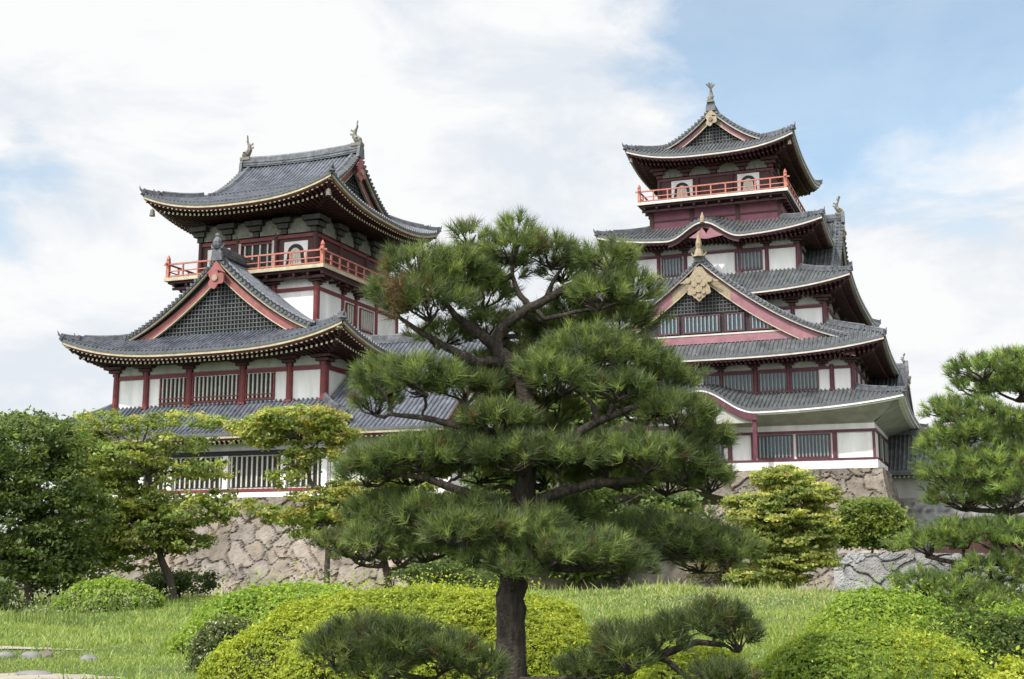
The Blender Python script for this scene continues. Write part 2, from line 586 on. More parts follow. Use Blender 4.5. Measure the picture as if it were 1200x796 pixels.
def gable_roof(roof, kit, rotk, c, g, zr, zb, y0, y1, both=False, face=True, wall_in=.6, zlow=None, board=.75, pend='red',
               lat_to=None, ornament=None, flare=.25, face_low=None, ridge_h=.55, window=None, verge=True):
    """gable roof, ridge along y from y0 (front) to y1; half width g at height zb, ridge at zr"""
    X = rot90(rotk, *c)

    def zf(x):
        q = 1 - np.abs(x) / g
        return zb + (zr - zb) * gable_profile(q, kit.get('conc', .5)) + flare * (np.abs(x) / g) ** 6
    mb = MB()
    mb.X = X
    ys, hs = roll_cols(y0, y1)
    for sd in (-1, 1):
        xq = np.linspace(.0, g, 13) * sd
        Xg, Yg = np.meshgrid(xq, ys, indexing='ij')
        Zg = zf(Xg) + hs[None]
        P = np.stack([Xg, Yg, Zg], -1)
        mb.grid(P if sd > 0 else P[::-1], 0)
        U = P.copy()
        U[..., 2] = zf(Xg) - .17
        mb.grid(U[:, [0, -1]] if sd < 0 else U[::-1][:, [0, -1]], 1)
        for e in (0, -1):
            mb.grid(np.stack([P[:, e], U[:, e]]), 1)
    gt = mb.build('gable_slope', [kit['tile'], 'tile_dark'], roof)
    # verge tiles: a row of short rolls laid across the verge plus a running roll
    ends = [(y0, -1)] + ([(y1, 1)] if both else [])
    for ye, sgn in ends:
        vm = MB(); vm.X = X
        bd = MB(); bd.X = X
        for sd in (-1, 1):
            x = np.linspace(.1, g * 1.0, 22) * sd
            line = np.stack([x, np.full_like(x, ye - sgn * .62), zf(x) + .16], 1)
            vm.tube(line, .15, 6, 0)
            n = int(g * 1.25 / .36)
            xr = np.linspace(.2, g * .985, n) * sd
            P = np.stack([xr, np.full_like(xr, ye - sgn * .58), zf(xr) + .09], 1)
            Q = np.stack([xr, np.full_like(xr, ye + sgn * .07), zf(xr) + .04], 1)
            vm.beams(P, Q, .19, .19, 0)
            # barge board: trim line, board, lower trim
            xs = np.linspace(0, g * .99, 26) * sd
            z = zf(xs)
            yb = ye - sgn * .10
            wdt = board * (1 + .25 * (np.abs(xs) / g) ** 3)
            qq = np.abs(xs) / g
            drop = .30 + kit.get('drop', .55) * (1 - qq) ** .8 * board / .8
            for (top, bot, yo, m, th) in ((z - .13, z - .33, 0, 1, .16), (z - .30, z - drop - .1, .42, 3, .1),
                                          (z - drop, z - drop - wdt, .34, 0, .14)):
                A = np.stack([xs, np.full_like(xs, yb - sgn * yo), top], 1)
                B = np.stack([xs, np.full_like(xs, yb - sgn * yo), bot], 1)
                C2 = B.copy(); C2[:, 1] -= sgn * th
                D2 = A.copy(); D2[:, 1] -= sgn * th
                rows_ = np.stack([D2, A, B, C2])
                if m == 0 and kit.get('apex'):
                    k_ = int(len(xs) * .24)
                    bd.grid(rows_[:, :k_], 4)
                    bd.grid(rows_[:, k_ - 1:], 0)
                else:
                    bd.grid(rows_, m)
                e = np.array([A[-1], B[-1], C2[-1], D2[-1]])
                bd.add(e, [(0, 1, 2, 3)], m)
            bot = z - drop - wdt
            A = np.stack([xs, np.full_like(xs, yb - sgn * .30), bot + .07], 1)
            B = A.copy(); B[:, 2] -= .085
            C2 = B.copy(); C2[:, 1] -= sgn * .2
            bd.grid(np.stack([A, B, C2]), 2)
        vm.build('verge_tiles', 'ridge_tile', roof)
        bd.build('barge_board', [kit['board'], kit['trim'], kit.get('trim2', kit['trim']), kit.get('band', 'green_dark'), kit.get('apex', 'gilt')], roof)
    # gable wall and lattice
    if face:
        for ye, sgn in ends:
            fw = MB(); fw.X = X
            yw = ye - sgn * (wall_in + .1)
            zl = face_low if face_low is not None else zb - .6
            xs = np.linspace(-g * .93, g * .93, 50)
            top = zf(xs) - .2
            fw.grid(np.stack([np.stack([xs, np.full_like(xs, yw), top], 1), np.stack([xs, np.full_like(xs, yw), np.minimum(np.full_like(xs, zl), top - .01)], 1)]), 0)
            fw.build('gable_wall', kit['gwall'], roof)
            lt = MB(); lt.X = X
            lz = lat_to if lat_to is not None else zl
            yl = yw + sgn * .06
            for xv in np.arange(-g * .8, g * .8, .29):
                t_ = zf(np.array([xv]))[0] - .45
                if t_ > lz + .2:
                    lt.box(xv - .026, xv + .026, min(yl, yl + sgn * .05), max(yl, yl + sgn * .05), lz, t_)
            zv = lz + .1
            while zv < zr - .9:
                xx = np.linspace(0, g, 200)
                w = xx[zf(xx) - .45 > zv].max()
                lt.box(-w, w, min(yl + sgn * .052, yl + sgn * .09), max(yl + sgn * .052, yl + sgn * .09), zv - .022, zv + .022)
                zv += .29
            lt.build('gable_lattice', kit['lat'], roof)
            # pendant under the apex
            pm = MB(); pm.X = X
            sc = kit.get('pend_s', 1.0)
            th = np.linspace(0, 2 * np.pi, 40, endpoint=False)
            r = (.62 + .13 * np.cos(3 * th + np.pi / 2) + .06 * np.cos(6 * th)) * sc
            zc = zr - .30 - kit.get('drop', .55) * board / .8 - board * .75 - .35 * sc
            yy = ye - sgn * .0
            pm.prism(np.stack([np.sin(th) * r * .95, zc - np.cos(th) * r], 1), min(yy, yy + sgn * .14), max(yy, yy + sgn * .14), 0)
            pm.prism(np.stack([np.sin(th) * .22 * sc, zc + .05 - np.cos(th) * .22 * sc], 1), min(yy + sgn * .14, yy + sgn * .24), max(yy + sgn * .14, yy + sgn * .24), 1)
            pm.prism([(-.75 * sc, zc + .35 * sc), (0, zc + 1.25 * sc), (.75 * sc, zc + .35 * sc), (.3 * sc, zc + .55 * sc), (-.3 * sc, zc + .55 * sc)],
                     min(yy + sgn * .03, yy + sgn * .11), max(yy + sgn * .03, yy + sgn * .11), 0)
            pm.build('gable_pendant', [kit['pend'], kit.get('pend2', 'gilt')], roof)
    # main ridge
    rm = MB(); rm.X = X
    yy = np.linspace(y0 + .05, y1 - (.05 if both else 0), 14)
    sag = ((yy - (y0 + y1) / 2) / ((y1 - y0) / 2)) ** 2 * .22 if both else np.zeros_like(yy)
    P = np.stack([np.zeros_like(yy), yy, zr + ridge_h / 2 - .05 + sag], 1)
    rm.beams(P[:-1], P[1:], .46, ridge_h, 0)
    for k in (.12, .32):
        Pk = P.copy(); Pk[:, 2] += -ridge_h / 2 + ridge_h * k * 1.6
        rm.beams(Pk[:-1], Pk[1:], .54, .05, 0)
    rm.tube(P + [0, 0, ridge_h / 2 + .05], .17, 8, 0)
    for ye, sgn in ends:
        rm.prism([(-.45, zr - .25), (.45, zr - .25), (.36, zr + ridge_h * .7), (.12, zr + ridge_h + .35), (-.12, zr + ridge_h + .35), (-.36, zr + ridge_h * .7)],
                 ye - .12, ye + .12, 0)
    rm.build('main_ridge', 'ridge_tile', roof)
    return zf


def fish_finial(parent, X, s=1.0, mname='bronze'):
    """roof-ridge fish: head down on the ridge, tail curling up; canonical frame facing -y at the origin of X"""
    mb = MB()
    mb.X = X
    p = np.array([(0, -.34, .1), (0, -.22, .32), (0, .02, .48), (0, .2, .75), (0, .16, 1.05), (0, .02, 1.32), (0, -.1, 1.52)]) * s
    r = np.array([.16, .27, .27, .2, .14, .09, .04]) * s
    mb.tube(p, r, 8, 0)
    # tail fins fanning at the top, dorsal fins down the back
    for a in (-.42, -.15, .15, .42):
        e = np.array([0, -.05 + a * .5, 1.98]) * s
        mb.beams([p[5]], [e + np.array([a * .8 * s, 0, -abs(a) * .5 * s])], .03 * s, .16 * s, 0)
    for q in (2, 3, 4):
        mb.beams([p[q]], [p[q] + np.array([0, .36, .18]) * s], .03 * s, .16 * s, 0)
    for sx in (-1, 1):
        mb.beams([p[1]], [p[1] + np.array([.34 * sx, .1, .2]) * s], .16 * s, .03 * s, 0)
    mb.box(-.3 * s, .3 * s, -.5 * s, .35 * s, -.12 * s, .12 * s)
    return mb.build('fish_finial', mname, parent)


# ------------------------------------------------------------------ walls
def bars_window(parent, X, x0, x1, y, z0, z1, kit, frame=True, n=None, sp=.27, sill=True, mid=None):
    w = MB(); w.X = X
    w.box(x0, x1, y - .04, y + .02, z0, z1, 0)
    win = w.build('window', kit['pane'], parent)
    b = MB(); b.X = X
    k = n or max(2, int((x1 - x0) / sp))
    for i in range(k):
        xc = x0 + (i + .5) * (x1 - x0) / k
        b.box(xc - .05, xc + .05, y - .16, y - .06, z0 + .02, z1 - .02)
    b.build('window_bars', kit['bar'], win)
    if frame:
        f = MB(); f.X = X
        t = .09
        f.box(x0 - t, x1 + t, y - .14, y - .045, z0 - t, z0)
        f.box(x0 - t, x1 + t, y - .14, y - .045, z1, z1 + t)
        f.box(x0 - t, x0 - .002, y - .14, y - .045, z0 + .002, z1 - .002)
        f.box(x1 + .002, x1 + t, y - .14, y - .045, z0 + .002, z1 - .002)
        if sill:
            f.box(x0 - t, x1 + t, y - .13, y - .046, z0 + .22 * (z1 - z0) * 0 + .12, z0 + .2)
        f.build('window_frame', kit['post'], win)
    return win


def columns(parent, X, xs, y, z0, z1, mname, w=.34):
    for x in xs:
        c = MB(); c.X = X
        n = 10
        a = np.linspace(0, 2 * np.pi, n, endpoint=False)
        c.tube([(x, y, z0), (x, y, (z0 + z1) / 2), (x, y, z1)], [w * .53, w * .51, w * .49], 10)
        c.box(x - w * .62, x + w * .62, y - w * .62, y + w * .62, z0 - .02, z0 + .12)
        c.build('column', mname, parent, smooth=False)


def wall_box(parent, name, hx, hy, z0, z1, mname, cx=0.0, cy=0.0):
    if parent.get('deeper'):
        hy += 1.0
    b = MB()
    b.box(cx - hx, cx + hx, cy - hy, cy + hy, z0, z1)
    return b.build(name, mname, parent)


def beam_ring(parent, hx, hy, z, h, cx, cy, mname, pr=.1, name='tie_beam'):
    if parent.get('deeper'):
        hy += 1.0
    b = MB()
    w = .1
    for (x0, x1, y0, y1) in ((cx - hx - pr, cx + hx + pr, cy - hy - pr, cy - hy + w), (cx - hx - pr, cx + hx + pr, cy + hy - w, cy + hy + pr),
                             (cx - hx - pr, cx - hx + w, cy - hy + w, cy + hy - w), (cx + hx - w, cx + hx + pr, cy - hy + w, cy + hy - w)):
        b.box(x0, x1, y0, y1, z, z + h)
    return b.build(name, mname, parent)


def brackets(parent, X, xs, y, z0, z1, mats, name='bracket_row', arms=True):
    """stepped bracket sets over the columns and pale cusped panels between them"""
    h = z1 - z0
    for x in xs:
        b = MB(); b.X = X
        for i, (w, d) in enumerate(((.24, .2), (.46, .38), (.72, .6))):
            b.box(x - w, x + w, y - d, y, z0 + h * i / 3, z0 + h * (i + 1) / 3 - .05, 0)
            b.box(x - w * .5, x + w * .5, y - d * .7, y, z0 + h * (i + 1) / 3 - .05, z0 + h * (i + 1) / 3, 0)
        b.build('bracket', mats[0], parent)
    if arms:
        for a, c in zip(xs[:-1], xs[1:]):
            if c - a > 1.5:
                q = np.linspace(a + .3, c - .3, 14)
                t = (q - q[0]) / (q[-1] - q[0])
                top = z0 + h * (.55 + .4 * np.sin(np.pi * t) ** .6)
                p = MB(); p.X = X
                p.prism([(q[0], z0 + .03)] + list(zip(q, top)) + [(q[-1], z0 + .03)], y - .10, y - .02)
                p.build('frieze_panel', mats[1], parent)


def railing(parent, hx, y0, y1, z, cx, mname, h=.95, sp=1.25):
    """rail on front, right, back, left round a balcony rectangle"""
    r = MB()
    cor = [(cx - hx, y0), (cx + hx, y0), (cx + hx, y1), (cx - hx, y1)]
    for i in range(4):
        (xa, ya), (xb, yb) = cor[i], cor[(i + 1) % 4]
        L = math.hypot(xb - xa, yb - ya)
        n = max(2, int(round(L / sp)))
        for k in range(1, n):
            x, y = xa + (xb - xa) * k / n, ya + (yb - ya) * k / n
            r.box(x - .055, x + .055, y - .055, y + .055, z, z + h - .02)
        for zz, th in ((.12, .09), (.48, .07), (h, .11)):
            e = .35 if zz == h else .0
            d = np.array([(xb - xa) / L, (yb - ya) / L, 0]) * e
            r.beams([np.array([xa, ya, z + zz]) - d], [np.array([xb, yb, z + zz]) + d], th, th)
    rail = r.build('railing', mname, parent)
    for x, y in cor:
        p = MB()
        p.box(x - .12, x + .12, y - .12, y + .12, z - .02, z + h + .25)
        p.tube([(x, y, z + h + .25), (x, y, z + h + .36), (x, y, z + h + .50), (x, y, z + h + .68)], [.11, .16, .12, .02], 8)
        p.build('corner_post', mname, rail)
    return rail


def balcony(parent, hx, y0, y1, z, cx, kit):
    b = MB()
    b.box(cx - hx - .15, cx + hx + .15, y0 - .15, y1 + .15, z - .06, z)
    o = b.build('balcony', 'dark_red', parent)
    e = MB()
    for k, (A, B) in enumerate(((hx + .2, (y1 - y0) / 2 + .2),)):
        cy = (y0 + y1) / 2
        e.box(cx - A, cx + A, cy - B, cy - B + .12, z - .26, z - .01)
        e.box(cx - A, cx + A, cy + B - .12, cy + B, z - .26, z - .01)
        e.box(cx - A, cx - A + .12, cy - B + .12, cy + B - .12, z - .26, z - .01)
        e.box(cx + A - .12, cx + A, cy - B + .12, cy + B - .12, z - .26, z - .01)
    e.build('balcony_edge', kit['bal'], o)
    u = MB()
    u.box(cx - hx - .02, cx + hx + .02, y0 + .05, y1 - .05, z - .42, z - .065)
    for x in np.arange(cx - hx + .4, cx + hx, 1.1):
        u.box(x - .09, x + .09, y0 + .1, y1 - .1, z - .62, z - .425)
    for y in np.arange(y0 + .5, y1, 1.1):
        u.box(cx - hx + .1, cx + hx - .1, y - .09, y + .09, z - .80, z - .625)
    u.build('balcony_joists', 'dark_red', o)
    return o


def bell_window(parent, X, x, y, z, s=1.0):
    w = MB(); w.X = X
    w.box(x - .95 * s, x + .95 * s, y - .06, y + .02, z, z + 1.75 * s)
    o = w.build('bell_window', 'plaster', parent)

    def arch(r, h, b):
        a = np.linspace(0, np.pi, 15)
        return [(x - r * 1.18, z + b)] + [(x - r * math.cos(t), z + b + h * .45 + math.sin(t) ** .8 * h * .55) for t in a] + [(x + r * 1.18, z + b)]
    f = MB(); f.X = X
    f.prism(arch(.66 * s, 1.5 * s, .05), y - .12, y - .062)
    f.build('bell_frame', 'dark', o)
    g = MB(); g.X = X
    g.prism(arch(.44 * s, 1.2 * s, .06), y - .15, y - .122)
    for k in (-.2, 0, .2):
        g.box(x + k * s - .03, x + k * s + .03, y - .19, y - .152, z + .1, z + 1.05 * s)
    g.build('bell_pane', 'bar_l', o)
    return o


YAW = -math.radians(21.1)
UX = np.array([math.cos(YAW), math.sin(YAW), 0])
VY = np.array([-math.sin(YAW), math.cos(YAW), 0])
KL = dict(tile='tile_l', trim='gold', trim2='gold', soffit='dark_red', fascia='red_l', rafter='dark_red', rafter_end='pale', board='red_board',
          gwall='dark', lat='lattice', pend='red_board', pend2='gilt', pane='dark', bar='bar_l', post='red_l', bal='gold', conc=.38)
KR = dict(tile='tile_r', trim='cream', trim2='gold', soffit='dark_red', fascia='red_r', rafter='dark_red', rafter_end='red_r', board='mauve',
          gwall='dark', lat='lattice', pend='gilt', pend2='bronze', pane='blue_glass', bar='bar_r', post='red_r', bal='cream', pend_s=.8, drop=.25, apex='gilt', band='mauve')

# ================================================================== SMALL KEEP (left)
oL = np.array([-12.03, 80.0, 0]) + UX * (-8.27)      # tower frame: x=0 on its centre line, y=0 on the second storey front
TL = empty('castle_tower', tuple(oL), YAW)
tag(TL, 'left castle keep, three tiered roofs, gold eaves, red gable facing front', 'castle tower', 'the two castle keeps')
front = rot90(0)
right = rot90(1)

# storey 1
wall_box(TL, 'lower_wall', 9.3, 10.4, 5.3, 9.5, 'plaster', 0, 9.4)
k1 = dict(KL)
xs = [-9.1, -4.85, -2.6 + .0, 1.72, 6.05, 9.0]
for (a, b) in ((-8.7, -5.2), (-4.9, -2.85), (-2.35, 1.5), (1.98, 5.8), (6.3, 8.75)):
    bars_window(TL, front, a, b, -1.0, 5.95, 7.95, k1, frame=False, sp=.36)
sl = MB(); sl.box(-9.4, 9.45, -1.14, -1.0, 5.66, 5.86); sl.build('red_sill', 'red_l', TL)
sl = MB(); sl.box(-9.4, 9.42, -1.16, -1.0, 8.02, 8.32); sl.build('dark_lintel', 'dark', TL)
for a in xs:
    c = MB(); c.box(a - .2, a + .2, -1.2, -1.0, 5.87, 8.01); c.build('column', 'plaster', TL)
# tier 1 roof
r1, _ = hipped(TL, 'lower_roof', 0, 9.4, 11.5, 12.4, 8.27, 9.45, 9.3, 11.6, .9, 9.3, 10.4, KL, pw=4, sides=(0, 1, 2, 3))
# storey 2
wall_box(TL, 'middle_wall', 8.2, 9.4, 11.3, 14.6, 'plaster', 0, 9.4)
cols = [-8.15, -5.64, -2.1, 2.1, 5.64, 8.15]
columns(TL, front, cols, -.05, 11.5, 14.3, 'red_l', .44)
for (a, b) in ((-4.4, -2.4), (-1.78, 1.78), (2.4, 4.4)):
    bars_window(TL, front, a, b, 0, 11.85, 13.5, KL, frame=False, sp=.32)
    s_ = MB(); s_.box(a - .12, b + .12, -.15, -.0, 11.72, 11.84); s_.box(a - .12, b + .12, -.17, -.165 + .08, 12.05, 12.13); s_.box(a - .12, a - .01, -.12, 0, 11.86, 13.52); s_.box(b + .01, b + .12, -.12, 0, 11.86, 13.52)
    s_.build('window_frame', 'red_l', TL)
beam_ring(TL, 8.2, 9.4, 13.55, .26, 0, 9.4, 'red_l', .12)
rc = [-9.2, -6.1, -2.1, 2.1, 6.1, 9.2]
columns(TL, rot90(1, 0, 9.4), rc, -8.15, 11.5, 14.3, 'red_l', .44)
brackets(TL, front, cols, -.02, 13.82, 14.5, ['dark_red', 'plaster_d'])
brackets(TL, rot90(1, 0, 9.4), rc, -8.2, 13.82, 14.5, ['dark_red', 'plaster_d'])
# tier 2 roof with the big front gable
r2, _ = hipped(TL, 'middle_roof', 0, 9.4, 10.95, 12.1, 7.3, 9.0, 14.9, 16.5, 1.4, 8.2, 9.4, KL, pw=3.0, g=1.15)
gable_roof(r2, KL, 0, (0, 0), 7.35, 21.55, 16.3, -.55, 19.4, both=True, wall_in=.75, board=.60, face_low=15.7, lat_to=16.3, flare=.12, ridge_h=.5)
# sweeping lower pieces of the roof beyond the gable foot
fin = MB(); fin.X = lambda v: np.stack([v[:, 0] * .78, -.55 + v[:, 1] * .78, 22.05 + (v[:, 2] - 22.1) * .8], 1)
fin.tube([(0, 0, 22.2), (0, 0, 22.5), (0, -.05, 22.8), (0, 0, 23.1), (0, 0, 23.35)], [.34, .46, .4, .26, .16], 8)
fin.tube([(0, -.05, 23.3), (0, -.05, 23.55)], [.24, .12], 8)
for sx in (-1, 1):
    fin.tube([(0, 0, 22.3), (.5 * sx, 0, 22.25), (.68 * sx, 0, 22.6)], [.18, .14, .04], 6)
fin.build('roof_finial', 'ridge_tile', r2)
# storey 3
C3 = 9.85
wall_box(TL, 'upper_wall', 5.35, 6.15, 15.5, 21.0, 'plaster', 0, C3)
c3 = [-5.3, -1.9, 1.9, 5.3]
columns(TL, front, c3, 3.65, 16.5, 20.9, 'red_l', .40)
c3r = [-6.1, -2.6, -.6, 2.6, 6.1]
columns(TL, rot90(1, 0, C3), c3r, -5.3, 16.5, 20.9, 'red_l', .40)
beam_ring(TL, 5.35, 6.15, 19.75, .24, 0, C3, 'red_l', .1)
bars_window(TL, rot90(1, 0, C3), -2.1, -1.1, -5.35, 18.0, 19.5, KL, frame=True, sp=.3)
bars_window(TL, rot90(1, 0, C3), .0, 1.9, -5.35, 18.0, 19.5, KL, frame=True, sp=.3)
brackets(TL, front, c3, 3.68, 20.1, 20.7, ['dark_red', 'plaster_d'], arms=False)
brackets(TL, rot90(1, 0, C3), c3r, -5.36, 20.1, 20.7, ['dark_red', 'plaster_d'], arms=False)
bl = balcony(TL, 6.3, 2.6, 17.1, 21.25, 0, KL)
railing(bl, 6.3, 2.6, 17.1, 21.25, 0, 'vermilion', h=1.0)
# storey 4 (behind the balcony)
wall_box(TL, 'top_wall', 4.75, 5.55, 21.26, 25.3, 'dark_red', 0, C3)
c4 = [-4.75, -1.6, 1.6, 4.75]
F4 = C3 - 5.55
columns(TL, front, c4, F4 - .05, 21.3, 24.2, 'dark_red', .34)
columns(TL, rot90(1, 0, C3), [-5.5, -2.0, 2.0, 5.5], -4.75, 21.3, 24.2, 'dark_red', .34)
for x in (-3.2, 3.2):
    bell_window(TL, front, x, F4, 21.75, 1.0)
bars_window(TL, front, -1.25, 1.25, F4, 21.7, 23.5, KL, n=4)
for x in (-1.42, 1.42):
    c = MB(); c.box(x - .13, x + .13, F4 - .16, F4 - .02, 21.4, 23.7); c.build('door_post', 'bar_l', TL)
beam_ring(TL, 4.75, 5.55, 23.75, .25, 0, C3, 'red_l', .12)
brackets(TL, front, [-4.7, -2.3, 0, 2.3, 4.7], F4 - .1, 24.05, 25.2, ['green_dark', 'frieze'])
brackets(TL, rot90(1, 0, C3), [-5.4, -2.7, 0, 2.7, 5.4], -4.85, 24.05, 25.2, ['green_dark', 'frieze'])
# top roof, ridge across the front, gables left and right
r3, s3 = hipped(TL, 'top_roof', 0, C3, 7.75, 8.75, 5.0, 5.2, 26.0, 27.6, 1.3, 4.75, 5.55, KL, pw=2.6, g=1.12)
gable_roof(r3, KL, 1, (0, C3), 5.2, 31.35, 27.5, -5.15, 5.15, both=True, wall_in=.8, board=.55, face_low=27.0, flare=.15, ridge_h=.65)
for sx, kk in ((1, 1), (-1, 3)):
    fish_finial(r3, (lambda kk, sx: (lambda v: rot90(kk, sx * 4.8, C3)(v * np.array([1, 1, 1]) + np.array([0, 0, 32.15]))))(kk, sx), 1.0)
# wind bells
for sx in (-1, 1):
    b = MB()
    x, y, z = sx * 7.2, C3 - 8.2, 26.25
    b.tube([(x, y, z), (x, y, z - .12), (x, y, z - .5), (x, y, z - .55)], [.02, .15, .2, .22], 8)
    b.build('wind_bell', 'bronze', r3)
    b = MB()
    x, y, z = sx * 10.3, -2.2, 15.75
    b.beams([(x, y, z)], [(x + sx * .3, y - .3, z + .1)], .35, .35)
    b.build('corner_beam_cap', 'gold', r2)

# ================================================================== wing beside the small keep
oW = np.array([-12.03, 80.0, 0])
TW = empty('castle_wing', tuple(oW), YAW)
tag(TW, 'low plastered wing with grey tiled roof joining the left keep behind the pine', 'castle wing')
b = MB(); b.box(1.1, 9.3, -.99, 12, 5.3, 9.6); b.build('wall', 'plaster', TW)
s = Slope(.15, 9.8, 9.2, 0, 0, 9.3, 16.2, (0, 0), g=1.06, ycor=6.2)
mb = MB(); s.tiles(mb)
trim, soff, raf = MB(), MB(), MB()
s.under(trim, soff, raf, 2.0, two=False)
rf = mb.build('roof', ['tile_l', 'tile_dark'], TW)
trim.build('eave_trim', 'gold', rf); soff.build('soffit', ['dark_red', 'red_l'], rf); raf.build('rafter_row', ['dark_red', 'pale'], rf)
mb = MB(); mb.X = rot90(2, 9.95, 12.4)
s.tiles(mb); mb.build('rear_roof', ['tile_l', 'tile_dark'], TW)
mb = MB(); mb.prism([(-3.0, 8.95), (6.2, 16.0), (15.4, 8.95)], 0, .1)
mb = MB(); roof_curve_ridge(mb, [(.15, 6.2, 16.35), (5, 6.2, 16.3), (9.9, 6.2, 16.35)], .5, .5); mb.build('main_ridge', 'ridge_tile', rf)
vb = MB()
vb.beams([(9.83, -3.05, 9.05), (9.83, 15.45, 9.05)], [(9.83, 6.2, 16.05), (9.83, 6.2, 16.05)], .12, .5)
vb.build('barge_board', 'dark_red', rf)
g = MB()
g.add([(9.3, -1, 9.0), (9.3, 13.4, 9.0), (9.3, 6.2, 15.6)], [(0, 1, 2)]); g.build('end_wall', 'plaster', TW)

# ================================================================== GREAT KEEP (right)
oR = np.array([27.62, 95.0, 0]) + UX * (-13.0)
TR = empty('castle_tower', tuple(oR), YAW)
tag(TR, 'right castle keep, tallest, five tiered roofs, gilded crest in its front gable', 'castle tower', 'the two castle keeps')
CR = 12.0
TR['deeper'] = 1
R_ = lambda k: rot90(k, 0, CR)
# storey 1
wall_box(TR, 'first_wall', 12.98, 11.0, 8.0, 12.4, 'plaster', 0, CR)
for (a, b) in ((4.15, 6.75), (7.15, 9.6), (-6.75, -4.15), (-9.6, -7.15), (-1.3, 1.3)):
    bars_window(TR, front, a, b, 0, 9.15, 10.85, KR)
s_ = MB(); s_.box(-13.05, 13.05, -.16, 0, 8.86, 9.02); s_.box(-13.05, 13.1, -.16, 0, 11.0, 11.2); s_.box(-13.1, -13, 0, 24, 11.0, 11.2); s_.box(13, 13.1, 0, 24, 11.0, 11.2); s_.box(13, 13.1, 0, 24, 8.86, 9.02)
s_.build('tie_beam', 'red_r', TR)
for x in (-12.9, -10, -3.75, -1.9, 1.9, 3.75, 10.0, 12.9):
    c = MB(); w = .17 if abs(x) < 12 else .1
    c.box(x - w, x + w, -.15, 0, 9.03, 10.99); c.build('column', 'red_r', TR)
bars_window(TR, R_(1), -9.3, -7.3, -12.98, 9.15, 10.85, KR)
bars_window(TR, R_(1), -5, -2, -12.98, 9.15, 10.85, KR)
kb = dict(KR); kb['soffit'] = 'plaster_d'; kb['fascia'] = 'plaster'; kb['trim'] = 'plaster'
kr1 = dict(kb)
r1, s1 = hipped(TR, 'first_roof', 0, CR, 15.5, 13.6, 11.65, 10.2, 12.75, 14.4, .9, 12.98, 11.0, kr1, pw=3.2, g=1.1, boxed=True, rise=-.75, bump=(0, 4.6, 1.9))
# boards and posts under the curved gable
kg = MB(); xs = np.linspace(-4.5, 4.5, 40)
z = s1[0].z(xs, np.zeros_like(xs)); y = -2.5
kg.grid(np.stack([np.stack([xs, np.full_like(xs, y), z - .36], 1), np.stack([xs, np.full_like(xs, y), np.maximum(z - .85, 11.2)], 1)]), 0)
kg.build('curved_gable_board', 'red_r', r1)
kg = MB(); kg.grid(np.stack([np.stack([xs, np.full_like(xs, -2.2), z - .5], 1), np.stack([xs, np.full_like(xs, -2.2), np.full_like(xs, 11.75)], 1)]), 0)
kg.build('curved_gable_wall', 'plaster_d', r1)
for x in (-4.3, 4.3):
    c = MB(); c.box(x - .16, x + .16, -2.35, -2.05, 9.0, 12.0); c.build('porch_post', 'red_r', r1)
# side gable over the first roof
gable_roof(r1, KR, 1, (9.2, CR + 1), 6.2, 17.4, 13.9, -5.6, 0, wall_in=.6, board=.5, face_low=13.0, flare=.15, ridge_h=.45)
fish_finial(r1, lambda v: rot90(1, 14.6, CR + 1)(v + np.array([0, 0, 17.9])), .5)

# storey 2
wall_box(TR, 'second_wall', 11.6, 10.2, 14.0, 17.0, 'plaster', 0, CR)
F2 = .8
for (a, b) in ((-.15, 1.15), (1.3, 3.7), (4.25, 6.35), (6.8, 8.8), (-3.7, -1.3), (-6.35, -4.25), (-8.8, -6.8)):
    bars_window(TR, front, a, b, F2, 14.55, 15.95, KR)
columns(TR, front, [-11.5, -9.9, -6.6, -3.9, -1.2, 1.2, 3.95, 6.55, 9.9, 11.5], F2 - .02, 14.35, 16.4, 'red_r', .36)
c2 = [-10.1, -6.5, -3, 0, 3, 6.5, 10.1]
columns(TR, R_(1), c2, -11.58, 14.35, 16.4, 'red_r', .36)
beam_ring(TR, 11.6, 10.2, 16.05, .22, 0, CR, 'red_r', .1)
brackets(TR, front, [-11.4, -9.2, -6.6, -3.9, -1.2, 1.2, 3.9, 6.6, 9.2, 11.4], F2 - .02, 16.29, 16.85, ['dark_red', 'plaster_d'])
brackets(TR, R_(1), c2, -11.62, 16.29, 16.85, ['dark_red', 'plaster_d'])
r2, s2 = hipped(TR, 'second_roof', 0, CR, 14.25, 12.75, 9.5, 9.0, 17.2, 19.9, .95, 11.6, 10.2, KR, pw=3.2, g=.92)
zg = gable_roof(r2, KR, 0, (0, 0), 12.0, 25.35, 18.0, -.9, 4.5, wall_in=.75, board=.95, face_low=17.9, lat_to=20.95, flare=.25, ridge_h=.4)
# windows inside the gable, plank and cream sill
yg = -.05
gw = MB(); gw.box(-8.6, 8.6, yg - .16, yg, 18.5, 19.1); gw.build('gable_plank', 'mauve', r2)
gw = MB(); gw.box(-6.8, 6.8, yg - .2, yg, 19.12, 19.25); gw.build('gable_sill', 'cream', r2)
for (a, b) in ((-3.55, -2.0), (-1.55, 1.35), (1.9, 3.3), (3.9, 5.7)):
    w = bars_window(r2, front, a, b, yg - .06, 19.45, 20.75, KR, sp=.3, sill=False)
    w.name = 'gable_window'
